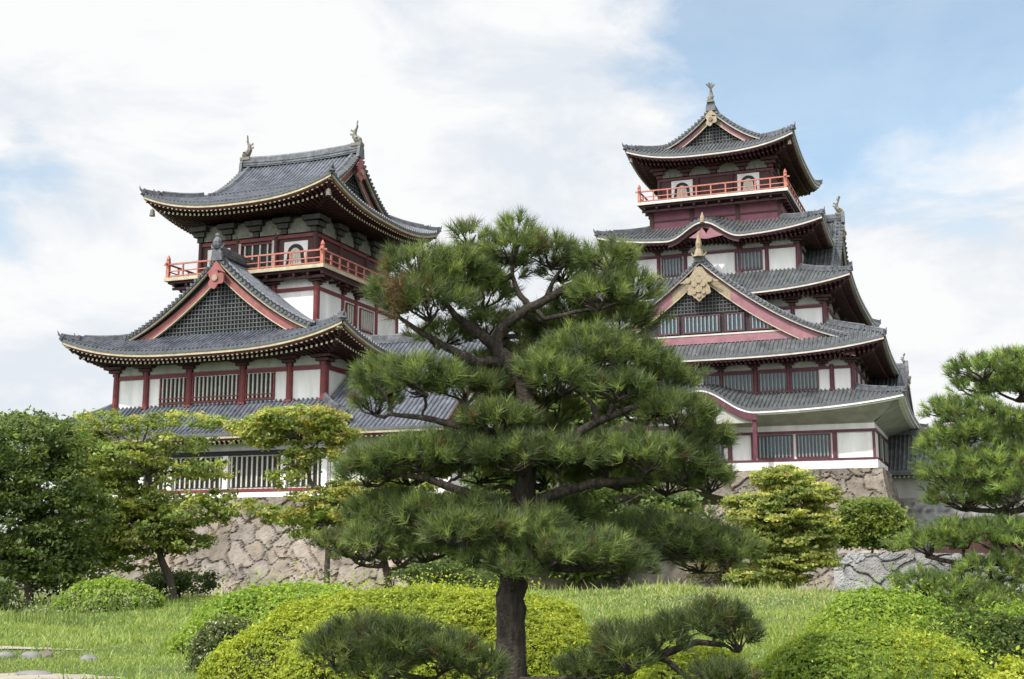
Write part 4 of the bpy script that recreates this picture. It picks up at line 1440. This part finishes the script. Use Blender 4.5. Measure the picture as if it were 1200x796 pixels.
tubes = [
    ([(578, 405, 0), (555, 386, -.1), (535, 372, -.15), (520, 352, -.2)], .065, .02),
    ([(590, 425, 0), (555, 424, -.2), (520, 405, -.25), (490, 388, -.2), (468, 372, -.1)], .055, .018),
    ([(622, 360, 0), (608, 345, 0), (600, 322, 0), (602, 300, .0)], .035, .014),
    ([(640, 350, 0), (648, 330, .05), (660, 312, .1)], .03, .012),
    ([(622, 502, 0), (585, 508, -.2), (540, 500, -.3), (500, 490, -.3), (462, 486, -.1)], .055, .02),
    ([(616, 530, 0), (660, 520, -.2), (695, 496, -.3), (750, 474, -.2), (780, 478, .0)], .06, .02),
    ([(700, 495, -.3), (694, 472, -.3), (672, 456, -.2)], .03, .012),
    ([(712, 488, -.3), (720, 470, -.25), (742, 455, 0)], .026, .012),
    ([(612, 600, 0), (575, 588, -.2), (530, 572, -.3), (498, 560, -.3), (465, 556, -.1)], .06, .02),
    ([(612, 598, 0), (650, 578, -.2), (700, 566, -.2), (755, 562, -.1), (806, 562, 0)], .065, .02),
    ([(604, 648, 0), (570, 640, -.2), (530, 636, -.2), (490, 630, .0), (445, 622, .3)], .05, .015),
    ([(604, 650, 0), (660, 668, -.3), (720, 664, 0), (790, 652, .2), (850, 656, .1)], .05, .015),
    ([(600, 800, 0), (560, 812, -.9), (500, 796, -1.4), (430, 784, -1.5)], .045, .016),
    ([(602, 800, 0), (660, 800, -.6), (720, 786, -1.0), (780, 766, -1.1), (815, 752, -1.1), (850, 756, -1.1)], .055, .02),
]
pine('pine_tree', 'large black pine in the foreground, layered needle pads around a dark bending trunk', pads, skel, radii, 12.0, .13, .0062, 600, 38, 1.5, grow=.90, lowtop=True, hue=(.97, 1.05, .95), tubes=tubes, brown=[(470, 348, 16)])

# ------------------------------------------------------------------ pine at the right edge
pads = [
    (1185, 432, 30, 14, 0, .55), (1150, 438, 30, 13, -.3, .5), (1212, 448, 34, 20, 0, .6), (1145, 458, 24, 12, .2, .4), (1190, 462, 30, 12, 0, .5),
    (1112, 486, 24, 12, 0, .42), (1142, 488, 28, 12, -.3, .5), (1130, 516, 34, 18, -.2, .6), (1172, 508, 36, 20, 0, .7), (1212, 512, 30, 20, .2, .6),
    (1104, 528, 22, 16, .3, .4), (1118, 560, 34, 22, -.3, .6), (1160, 556, 38, 24, -.4, .7), (1200, 552, 34, 26, -.1, .7), (1130, 588, 34, 16, 0, .6), (1180, 592, 34, 16, .3, .6),
    (1188, 580, 26, 12, -.9, .5), (1090, 642, 30, 14, -.2, .5), (1128, 632, 36, 16, -.4, .6), (1172, 634, 36, 18, -.5, .7), (1210, 640, 30, 22, -.3, .6),
    (1085, 690, 28, 14, -.4, .5), (1122, 700, 36, 16, -.6, .6), (1165, 672, 36, 15, -.7, .6), (1205, 690, 30, 18, -.6, .6), (1160, 716, 40, 16, -.9, .6), (1205, 735, 30, 18, -1.0, .6),
]
skel = [(1245, 770, 0), (1240, 700, 0), (1232, 640, 0), (1226, 580, 0), (1218, 520, 0), (1214, 465, 0), (1200, 440, 0)]
tubes = [([(1226, 590, 0), (1185, 600, -.1), (1140, 598, -.2), (1112, 580, -.2)], .07, .03), ([(1236, 670, 0), (1180, 660, -.3), (1120, 660, -.4), (1084, 652, -.2)], .08, .03),
         ([(1220, 530, 0), (1180, 530, 0), (1140, 530, -.2), (1108, 540, .1)], .06, .025), ([(1240, 720, 0), (1190, 714, -.5), (1120, 716, -.6), (1080, 702, -.4)], .07, .03),
         ([(1216, 490, 0), (1180, 484, 0), (1150, 494, -.2), (1115, 494, 0)], .05, .02), ([(1214, 470, 0), (1180, 448, 0), (1150, 450, -.2)], .05, .02)]
pine('pine_tree', 'bright green garden pine cut off by the right edge of the view', pads, skel, [.2, .18, .17, .15, .12, .09, .05], 24.0, .17, .012, 200, 30, 2.0, grow=1.14, hue=(.94, 1.06, .80), tubes=tubes)
# ------------------------------------------------------------------ small pine left of the front pine
pads = [(402, 640, 24, 14, 0, .6), (425, 652, 26, 15, -.2, .6), (448, 636, 22, 14, .1, .6), (470, 654, 20, 15, 0, .5)]
pine('pine_tree', 'small bluish green pine by the tan stone base, left of the big pine', pads, [(455, 700, 0), (455, 680, 0), (450, 655, 0), (442, 635, 0)], [.12, .11, .09, .04], 36.0, .2, .018, 150, 26, 1.15, grow=1.2)


# ------------------------------------------------------------------ broad-leaved trees
def leaves(mb, P, size, col, up=.5, m=0, aspect=.55):
    n = len(P)
    nrm = unit(rng.normal(size=(n, 3)) + np.array([0, -.15, up * 2]))
    t = unit(np.cross(nrm, rng.normal(size=(n, 3))))
    b = np.cross(nrm, t)
    s = size * rng.uniform(.6, 1.25, (n, 1))
    v = np.stack([P - t * s, P + b * s * aspect + t * s * .1, P + t * s, P - b * s * aspect + t * s * .1], 1).reshape(-1, 3)
    mb.add(v, np.arange(4 * n).reshape(-1, 4), m, np.repeat(col, 4, 0))


def broad_tree(name, label, envs, trunk, Y0, nclump, rcl, nleaf, size, cols, flat=.45, trunk_r=.16, group=None, cat='tree', up=.6, wisp=0.0, limbs=26, droop=0.0):
    rp = at(trunk[0][0], trunk[0][1], Y0)
    g = float(gh(rp[0], rp[1]))
    O = np.array([rp[0], rp[1], g])
    root = empty(name, tuple(O))
    tag(root, label, cat, group)
    tb = MB()
    T = np.array([at(a, b, Y0 + c) for a, b, c in trunk]) - O
    T[0][2] = -.2
    tt = np.linspace(0, len(T) - 1, len(T) * 3)
    TT = np.stack([np.interp(tt, range(len(T)), T[:, i]) for i in range(3)], 1)
    TT[1:-1] = (TT[:-2] + TT[1:-1] * 2 + TT[2:]) / 4
    tb.tube(TT, np.linspace(trunk_r, trunk_r * .35, len(TT)), 9, 0, jit=.06)
    cr = MB()
    w = np.array([e[2] * e[3] * (e[6] if len(e) > 6 else 1) for e in envs], float)
    w /= w.sum()
    cl = []
    for e, k in zip(envs, rng.multinomial(nclump, w)):
        Y = Y0 + e[4]
        c = at(e[0], e[1], Y) - O
        r = np.array([e[2] * Y / F_, e[5], e[3] * Y / F_])
        d = unit(rng.normal(size=(k, 3))) * rng.uniform(.25, 1.0, (k, 1)) ** .45
        cl.append(c + d * r)
    cl = np.vstack(cl)
    cols = np.array(cols)
    ci = rng.integers(0, len(cols), len(cl))
    tone = rng.uniform(.75, 1.25, len(cl))
    for c, i, t_ in zip(cl, ci, tone):
        k = int(nleaf * rng.uniform(.5, 1.5))
        rc = rcl * rng.uniform(.6, 1.35)
        off = rng.normal(size=(k, 3)) * np.array([rc, rc, rc * flat]) * .6
        off[:, 2] -= droop * (off[:, 0] ** 2 + off[:, 1] ** 2) / rc
        lc = cols[i] * t_ * rng.uniform(.75, 1.3, (k, 1)) * (1 + rng.normal(0, .05, (k, 3)))
        leaves(cr, c + off, size, np.clip(lc, .005, 1), up)
    # limbs reach into the crown
    pick = cl[rng.choice(len(cl), min(limbs, len(cl)), replace=False)]
    for p in pick:
        a = TT[len(TT) // 3:][np.linalg.norm((TT[len(TT) // 3:] - p) * [1, 1, .8], axis=1).argmin()]
        limb(tb, a, p, trunk_r * .33, trunk_r * .08, sag=.05, n=7, wob=.07, seg=6)
    tb.build('trunk', 'bark_g', root, smooth=True)
    cr.build('crown', 'leaf', root, col=True)
    return root


YG = [(.30, .345, .10), (.24, .30, .09), (.38, .38, .12), (.19, .25, .08)]
DG = [(.085, .125, .044), (.11, .155, .052), (.07, .105, .04), (.17, .22, .072)]
LG = [(.18, .23, .055), (.14, .19, .05), (.22, .26, .065)]
broad_tree('broadleaf_tree', 'dark green bushy tree at the left edge beside the stone base',
           [(25, 530, 55, 50, 0, 2.6), (60, 570, 45, 60, .5, 2.4), (5, 620, 60, 60, 0, 2.6), (50, 640, 45, 45, .3, 2.2), (-40, 560, 60, 75, 0, 2.6), (80, 515, 28, 26, .4, 1.4), (60, 665, 60, 30, .8, 2.4), (95, 610, 30, 50, 1, 2)],
           [(35, 700, 0), (34, 660, 0), (30, 610, 0), (35, 560, 0), (40, 520, 0)], 50, 1400, .34, 34, .105, DG + YG[3:], trunk_r=.2)
broad_tree('cherry_tree', 'yellowish green cherry tree with forked trunk before the left stone base',
           [(150, 500, 48, 10, .5, 1.6, .5), (215, 492, 66, 9, 0, 1.5, .45), (95, 520, 40, 24, 1, 1.8), (140, 540, 60, 22, 0, 2.2), (205, 560, 30, 12, 0, 1.2, .4), (120, 585, 55, 30, 0, 2.4), (175, 590, 42, 22, .3, 2),
            (225, 600, 52, 15, 0, 1.8), (170, 625, 60, 24, .2, 2.2), (245, 582, 34, 8, 0, 1.2, .5), (100, 640, 40, 26, .6, 2), (215, 635, 40, 12, .2, 1.6, .6), (150, 655, 40, 14, .4, 1.8, .6), (260, 498, 40, 8, 0, 1, .5), (120, 490, 30, 8, 0, 1, .6), (60, 545, 50, 18, .8, 1.8, .8), (35, 500, 40, 16, .8, 1.6, .5), (235, 548, 40, 14, 0, 1.2, .5), (190, 520, 70, 12, 0, 1.5, .5)],
           [(205, 702, 0), (200, 680, 0), (188, 655, 0), (184, 620, 0), (178, 575, 0), (165, 530, 0)], 56, 1500, .29, 28, .11, YG + [(.13, .165, .05)], flat=.4, trunk_r=.2, limbs=40)
broad_tree('cherry_tree', 'yellow green tree with a wide spray of leaves before the barred lower windows',
           [(350, 492, 58, 17, 0, 1.6), (310, 505, 32, 20, 0, 1.2), (392, 510, 28, 13, 0, 1.0), (352, 535, 20, 22, 0, .8, .5), (335, 560, 22, 14, 0, .8, .3),
            (350, 604, 48, 12, .5, 1.6), (410, 598, 50, 20, .5, 1.8), (460, 596, 40, 24, .5, 1.6), (372, 625, 30, 10, .5, 1.2, .6), (400, 532, 24, 12, 0, .8, .5), (420, 575, 40, 14, .5, 1.4), (375, 580, 40, 10, .3, 1.2, .5), (300, 595, 24, 10, .2, 1, .5), (470, 566, 44, 16, .6, 1.4), (440, 545, 30, 14, .5, 1, .6)],
           [(382, 700, 0), (383, 672, 0), (385, 640, 0), (378, 600, 0), (362, 560, 0), (352, 515, 0)], 52, 1150, .28, 30, .10, YG + [(.26, .23, .06)], flat=.35, trunk_r=.14, limbs=26)
broad_tree('broadleaf_tree', 'dark leafy tree between the two keeps, seen through the big pine',
           [(655, 488, 42, 30, 0, 2.4), (640, 500, 34, 26, 0, 2), (690, 480, 40, 20, 0, 2), (620, 560, 70, 50, 0, 3), (730, 590, 70, 36, 0, 3), (560, 600, 60, 45, 0, 3), (780, 605, 55, 26, 0, 2.5), (690, 640, 80, 40, 0, 3), (520, 640, 50, 40, 0, 2.5)],
           [(670, 700, 0), (668, 660, 0), (660, 600, 0), (655, 530, 0)], 70, 620, .7, 60, .18, DG + LG[:1], trunk_r=.25)
broad_tree('maple_tree', 'yellow green maple with layered sprays before the right stone base',
           [(915, 562, 34, 14, 0, 1.2), (938, 580, 44, 16, 0, 1.6), (890, 590, 40, 14, 0, 1.6), (915, 608, 62, 15, 0, 2), (900, 632, 58, 14, 0, 2), (930, 655, 56, 16, 0, 2), (900, 676, 48, 14, 0, 1.8), (955, 620, 28, 26, 0, 1.5), (925, 600, 40, 60, .6, 1.0, .35)],
           [(925, 700, 0), (924, 670, 0), (922, 630, 0), (918, 590, 0), (916, 560, 0)], 56, 1500, .28, 36, .10, [(.30, .33, .10), (.23, .27, .08), (.38, .38, .12), (.16, .20, .065)], flat=.22, trunk_r=.16, limbs=30)
broad_tree('round_shrub', 'bright green rounded shrub standing behind the low grey wall',
           [(1025, 612, 40, 26, 0, 1.4), (1005, 600, 22, 16, 0, 1), (1040, 625, 30, 20, 0, 1.2), (995, 625, 20, 16, 0, 1)],
           [(1022, 690, 0), (1022, 650, 0), (1024, 615, 0)], 64, 420, .34, 66, .11, LG, flat=.6, trunk_r=.1, limbs=14, cat='shrub')
broad_tree('broadleaf_tree', 'low pinkish brown bush by the foot of the right stone base, left of the maple',
           [(850, 650, 26, 18, 0, 1.2), (832, 668, 30, 16, 0, 1.2), (868, 672, 24, 14, 0, 1)],
           [(848, 700, 0), (848, 680, 0), (848, 655, 0)], 62, 110, .32, 46, .08, [(.15, .12, .07), (.12, .11, .05), (.09, .10, .04)], flat=.6, trunk_r=.08, limbs=18, cat='shrub')


broad_tree('low_shrub', 'dark low shrub added to stand for the shadow at the foot of the left stone base behind the cherry trunk',  # added shrub, its dark leaves stand in for shadow along the wall foot
           [(225, 682, 34, 14, 0, 1.0), (190, 684, 26, 14, 0, 1.0)], [(210, 702, 0), (210, 692, 0), (212, 682, 0)], 60, 120, .28, 40, .09, DG[:3], flat=.6, trunk_r=.06, limbs=10, cat='shrub')
broad_tree('low_shrub', 'thin leafy shrub between the big pine trunk and the wall under the wing',
           [(505, 672, 50, 16, 0, 1.2), (560, 680, 40, 12, 0, 1.0)], [(520, 702, 0), (520, 692, 0), (522, 680, 0)], 62, 130, .3, 40, .09, DG, flat=.6, trunk_r=.06, limbs=10, cat='shrub')


# ------------------------------------------------------------------ clipped bushes
def bush(label, px_, Y, hw, hd, top_py, cols, leaf, n, ph=2.4, lump=.11, name='azalea_bush', up=.3, lumpf=4.0, core='soil_dark', seedh=None, cat='bush', flowers=0):
    c = at(px_, 652, Y)
    top = at(px_, top_py, Y)[2]
    g = float(gh(c[0], Y))
    H = top - g
    O = np.array([c[0], Y, g])

    def surf(u, v):
        """u angle, v 0 (rim) .. 1 (top)"""
        r = (1 - v ** ph) ** (1 / ph)
        l = 1 + lump * (np.sin(np.cos(u) * hw * lumpf * r + 1.7) * np.sin(np.sin(u) * hd * lumpf * r + .6) + .6 * np.sin(u * 5 + v * 4 + px_))
        return np.stack([np.cos(u) * hw * r * l, np.sin(u) * hd * r * l, v * H * (.92 + .08 * l)], -1)
    u = np.linspace(0, 2 * np.pi, 49)
    v = np.linspace(0, 1, 16) ** .8
    Ug, Vg = np.meshgrid(u, v, indexing='ij')
    mb = MB()
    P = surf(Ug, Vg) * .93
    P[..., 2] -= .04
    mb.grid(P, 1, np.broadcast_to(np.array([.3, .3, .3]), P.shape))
    q = rng.random((n, 2))
    uu = q[:, 0] * 2 * np.pi
    # even over the dome: favour the rim where area is larger
    vv = 1 - (1 - q[:, 1]) ** .75
    vv = rng.random(n) ** .8
    rr = (1 - vv ** ph) ** (1 / ph)
    keep = rng.random(n) < np.clip(rr + .25 + .2 * (vv > .9), 0, 1)
    # extra points for the flat top, sampled in plan
    uu, vv = uu[keep], vv[keep]
    nt_ = n
    ax = rng.uniform(-1, 1, nt_); ay = rng.uniform(-1, 1, nt_)
    rad = np.sqrt(ax ** 2 + ay ** 2)
    ok = rad < .99
    ax, ay, rad = ax[ok], ay[ok], rad[ok]
    vt = (1 - rad ** ph) ** (1 / ph)
    ut = np.arctan2(ay, ax)
    uu = np.concatenate([uu, ut]); vv = np.concatenate([vv, vt])
    P = surf(uu, vv)
    hol = np.sin(P[:, 0] * 6.1 + 2 * np.sin(P[:, 1] * 4.3 + px_)) * np.sin(P[:, 1] * 5.7 + 1.7 * np.sin(P[:, 2] * 6)) * np.sin(P[:, 2] * 7 + P[:, 0] * 2.3)
    kp = ~((hol > .38) & (rng.random(len(P)) < .62))
    P = P[kp]
    nrm = unit(P / np.array([hw, hd, H]) ** 2)
    clump = np.sin(P[:, 0] * 23 + 3 * np.sin(P[:, 1] * 17)) * np.sin(P[:, 1] * 25 + 2 * np.sin(P[:, 2] * 19)) * np.sin(P[:, 2] * 21 + 1.3)
    depth = rng.exponential(.035, len(P)) * (leaf / .022)
    P = P + nrm * (.062 * clump[:, None] - depth[:, None] + .02) * (leaf / .022) ** .7
    stray = rng.random(len(P)) < .035
    P = P + nrm * (stray * rng.exponential(.07, len(P)) * (leaf / .022) ** .5)[:, None] + np.array([0, 0, 1.0]) * (stray * rng.exponential(.04, len(P)))[:, None]
    cols = np.array(cols)
    big = np.sin(P[:, 0] * 2.1 + px_) * np.sin(P[:, 1] * 2.7) + rng.normal(0, .7, len(P))
    idx = np.clip(((big + 1.6) / 3.2 * len(cols)).astype(int), 0, len(cols) - 1)
    col = cols[idx] * rng.uniform(.7, 1.3, (len(P), 1))
    leaves_dir(mb, P, nrm, leaf, col)
    if flowers:
        s_ = rng.choice(len(P), flowers, replace=False)
        Pf = P[s_] + nrm[s_] * .05
        leaves_dir(mb, Pf, nrm[s_], leaf * .7, np.tile(np.array([.62, .62, .5]), (flowers, 1)) * rng.uniform(.7, 1.1, (flowers, 1)))
    o = mb.build(name, ['leaf', 'soil_dark'], None, col=True)
    o.location = tuple(O)
    return tag(o, label, cat)


def leaves_dir(mb, P, nrm, size, col, spread=.75):
    n = len(P)
    nn = unit(nrm + rng.normal(0, spread, (n, 3)))
    t = unit(np.cross(nn, rng.normal(size=(n, 3))))
    b = np.cross(nn, t)
    s = size * rng.uniform(.6, 1.3, (n, 1))
    v = np.stack([P - t * s, P + b * s * .5, P + t * s, P - b * s * .5], 1).reshape(-1, 3)
    mb.add(v, np.arange(4 * n).reshape(-1, 4), 0, np.repeat(col, 4, 0))


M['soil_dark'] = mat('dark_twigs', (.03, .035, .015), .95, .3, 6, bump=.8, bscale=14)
YB = [(.20, .26, .04), (.31, .37, .05), (.40, .43, .06), (.25, .32, .045)]
GB = [(.15, .24, .045), (.23, .33, .055), (.28, .37, .06), (.19, .28, .05)]
DB = [(.05, .075, .022), (.075, .11, .028), (.10, .14, .03)]
bush('wide yellow green clipped azalea hedge behind the trunk of the big pine', 505, 16.8, 2.62, 1.5, 690, YB, .023, 90000, ph=2.2)
bush('soft green grassy mound left of the yellow azalea hedge', 350, 25, 2.3, 1.9, 686, GB, .045, 26000, ph=2.0, name='grassy_bush')
bush('weedy bush with small whitish flowers low before the green mound', 272, 19.8, .55, .5, 728, [(.08, .11, .035), (.13, .16, .06), (.17, .19, .10)], .03, 6000, name='flowering_bush', lump=.2, flowers=420)
bush('low dome shaped green bush at the foot of the left trees', 130, 47, 1.85, 1.4, 679, GB, .075, 9000, ph=2.0)
bush('small dark green bush at the far left edge by the lawn', 2, 47, .9, .8, 684, DB, .075, 3500, ph=2.0)
bush('big leafy azalea bush at the bottom right before the lawn', 1015, 13.6, 1.24, 1.0, 738, YB[:1] + GB[:2] + YB[1:3], .022, 56000, ph=2.5)
bush('green azalea bush behind the bigger bottom right one', 1030, 19, 1.25, 1.0, 694, GB, .032, 22000, ph=2.2)
bush('dark green bush under the right hand pine', 1150, 16.5, .95, .8, 722, DB + GB[:1], .03, 15000, ph=2.2)
bush('yellow green bush in the bottom right corner', 1190, 10.2, .42, .35, 776, YB[1:], .022, 7000, ph=2.0)
bush('yellow green bush low behind the lower right pine branch', 815, 15, .85, .7, 762, YB, .028, 12000, ph=2.0)
bush('green bush at the right edge between pine and lawn', 1190, 22, 1.2, 1.0, 712, GB, .036, 12000, ph=2.0)

# ------------------------------------------------------------------ grass
gb = MB()
N = 300000
Yb = 13 + 52 * rng.random(N) ** 1.15
xb = (rng.uniform(-.47, .47, N)) * (Yb + 4)
patch_ = np.sin(xb * .9 + 1.1 * np.sin(Yb * .37)) * np.sin(Yb * .6 + 1.4 * np.sin(xb * .5))
patch2_ = np.sin(xb * 2.7 + Yb * .9) * np.sin(Yb * 1.9 - xb)
onpath = ((np.abs(Yb - 17.2) < 2.0 + .25 * np.sin(xb * 3)) & (xb < -5.6 + .4 * np.sin(Yb * 5)) & (rng.random(N) < .97)) | ((np.abs(Yb - 24.0) < .75 + .2 * np.sin(xb * 4)) & (xb < -8.6 + .5 * np.sin(Yb * 9)) & (rng.random(N) < .80))
keep = ~onpath
xb, Yb, patch_, patch2_ = xb[keep], Yb[keep], patch_[keep], patch2_[keep]
N = len(xb)
hgt = .13 + .09 * patch_ + .05 * patch2_ + .10 * rng.random(N) ** 3
hgt = np.where((Yb > 17.2) & (Yb < 24.5) & (xb < -3.4), hgt * .55, hgt)
hgt = np.where(Yb > 48, hgt * 1.9, hgt)
hgt = np.where((Yb < 48) & (np.sin(xb * 1.3 + 2) * np.sin(Yb * .8 + xb * .4) > .62), hgt * .45, hgt)
tall = rng.random(N) < .03
hgt = np.where(tall, hgt * 2.2, hgt)
hgt = np.clip(hgt * np.where(Yb < 46, .72, .9), .035, .8)
wd = .0030 + .00042 * Yb
base = np.stack([xb, Yb, gh(xb, Yb) - .01], 1)
lean = rng.normal(0, .32, (N, 3)); lean[:, 2] = 1
dirb = unit(lean)
side = unit(np.stack([rng.normal(size=N), rng.normal(size=N) * .4, np.zeros(N)], 1)) * wd[:, None]
mid = base + dirb * hgt[:, None] * .55
tip = base + dirb * hgt[:, None] + np.stack([lean[:, 0], lean[:, 1], -.2 * np.ones(N)], 1) * hgt[:, None] * .25
v = np.stack([base - side, base + side, mid + side * .75, mid - side * .75, tip], 1).reshape(-1, 3)
k5 = np.arange(N)[:, None] * 5
cA = np.array([.13, .21, .05]); cB = np.array([.27, .34, .09]); cC = np.array([.38, .38, .18])
mixf = np.clip(.5 + .4 * patch_ + rng.normal(0, .25, N), 0, 1)[:, None]
colb = cA * (1 - mixf) + cB * mixf
dry = (rng.random(N) < (.10 + .35 * np.exp(-(((xb - 8) / 6) ** 2 + ((Yb - 46) / 9) ** 2))))[:, None]
colb = np.where(dry, cC, colb) * rng.uniform(.75, 1.25, (N, 1))
cc = np.repeat(colb, 5, 0)
n0 = gb.n
gb.add(v, np.concatenate([k5 + 0, k5 + 1, k5 + 2, k5 + 3], 1), 0, cc)
gb.Fq.append((np.concatenate([k5 + 3, k5 + 2, k5 + 4], 1) + n0, 0))
grass = gb.build('grass', 'blade', None, col=True)
tag(grass, kind='stuff')

# tall thin blades arching in front of the bottom right azalea
tg = MB()
O = at(1075, 800, 12.6)
O[2] = gh(O[0], O[1])
for i in range(46):
    b0 = np.array([rng.normal(0, .22), rng.normal(0, .12), 0])
    h = rng.uniform(.45, 1.0)
    dx_ = rng.normal(0, .28)
    p = [b0, b0 + [dx_ * .3, 0, h * .5], b0 + [dx_ * .8, -.05, h * .85], b0 + [dx_ * 1.7, -.1, h]]
    t_ = np.linspace(0, 3, 9)
    p = np.array(p)
    p = np.stack([np.interp(t_, range(4), p[:, k]) for k in range(3)], 1)
    w_ = np.linspace(.008, .002, 9)[:, None] * np.array([1, .3, 0])
    cg = np.array([.14, .19, .06]) * rng.uniform(.8, 1.5)
    tg.grid(np.stack([p - w_, p + w_]), 0, np.tile(cg, (2, 9, 1)))
o = tg.build('tall_grass', 'blade', None, col=True)
o.location = tuple(O)
tag(o, 'tuft of tall arching grass in front of the bottom right azalea', 'grass tuft')
# white flowering weeds on the far side of the lawn
for i, (wx, wy, wY, lab) in enumerate([(140, 697, 43, 'pale weeds flowering below the low dome shaped bush'), (45, 705, 36, 'tall pale weed clump at the left of the lawn'),
                                       (330, 700, 40, 'pale weeds between the lawn and the green mound')]):
    wv = MB()
    O = at(wx, wy, wY); O[2] = gh(O[0], O[1])
    n = 90
    b0 = np.stack([rng.normal(0, 1.0, n), rng.normal(0, .6, n), np.zeros(n)], 1)
    h = rng.uniform(.35, .9, n)
    tp = b0 + np.stack([rng.normal(0, .08, n), rng.normal(0, .08, n), h], 1)
    sd_ = np.tile([.012, 0, 0], (n, 1))
    wv.add(np.stack([b0 - sd_, b0 + sd_, tp], 1).reshape(-1, 3), np.arange(3 * n).reshape(-1, 3), 0, np.tile([.10, .14, .04], (3 * n, 1)))
    pf = np.repeat(tp, 4, 0) + rng.normal(0, .05, (4 * n, 3))
    leaves(wv, pf, .035, np.tile(np.array([.42, .43, .32]), (4 * n, 1)) * rng.uniform(.5, 1.1, (4 * n, 1)))
    o = wv.build('flowering_weeds', 'blade', None, col=True)
    o.location = tuple(O)
    tag(o, lab, 'weeds', 'pale weeds on the lawn')


# ------------------------------------------------------------------ rocks by the path
def rock(px_, py_, Y, sx, sy, sz, label, seed):
    r = np.random.default_rng(seed)
    c = at(px_, py_, Y); c[2] = gh(c[0], c[1])
    u = np.linspace(0, 2 * np.pi, 29); v = np.linspace(-.35, np.pi / 2, 14)
    U, Vv = np.meshgrid(u, v, indexing='ij')
    d = np.stack([np.cos(U) * np.cos(Vv), np.sin(U) * np.cos(Vv), np.sin(Vv)], -1)
    k = np.ones(U.shape)
    for _ in range(12):
        n = unit(r.normal(size=3))
        k = np.minimum(k, r.uniform(.72, 1.0) / np.maximum(d @ n, .05))
    P = d * k[..., None] * np.array([sx, sy, sz])
    P[-1] = P[0]
    mb = MB(); mb.grid(P, 0, np.full(P.shape, .7))
    o = mb.build('rock', 'stone_grey' if seed % 2 else 'stone_tan', None, col=True)
    o.location = tuple(c)
    tag(o, label, 'rock', 'rocks edging the sandy path')


rock(36, 772, 22.3, .20, .16, .13, 'pale rock at the path edge, larger of the pair at left', 1)
rock(54, 771, 22.4, .13, .12, .15, 'small tan rock touching the pale one by the path', 2)
rock(104, 771, 22.3, .16, .14, .12, 'lone grey rock by the path, right of the pair', 3)
rock(38, 794, 18.9, .30, .2, .07, 'flat dark stone lying in the sandy path at the bottom left', 5)
rock(4, 772, 22.3, .2, .16, .1, 'half hidden rock at the very left edge beside the path', 7)
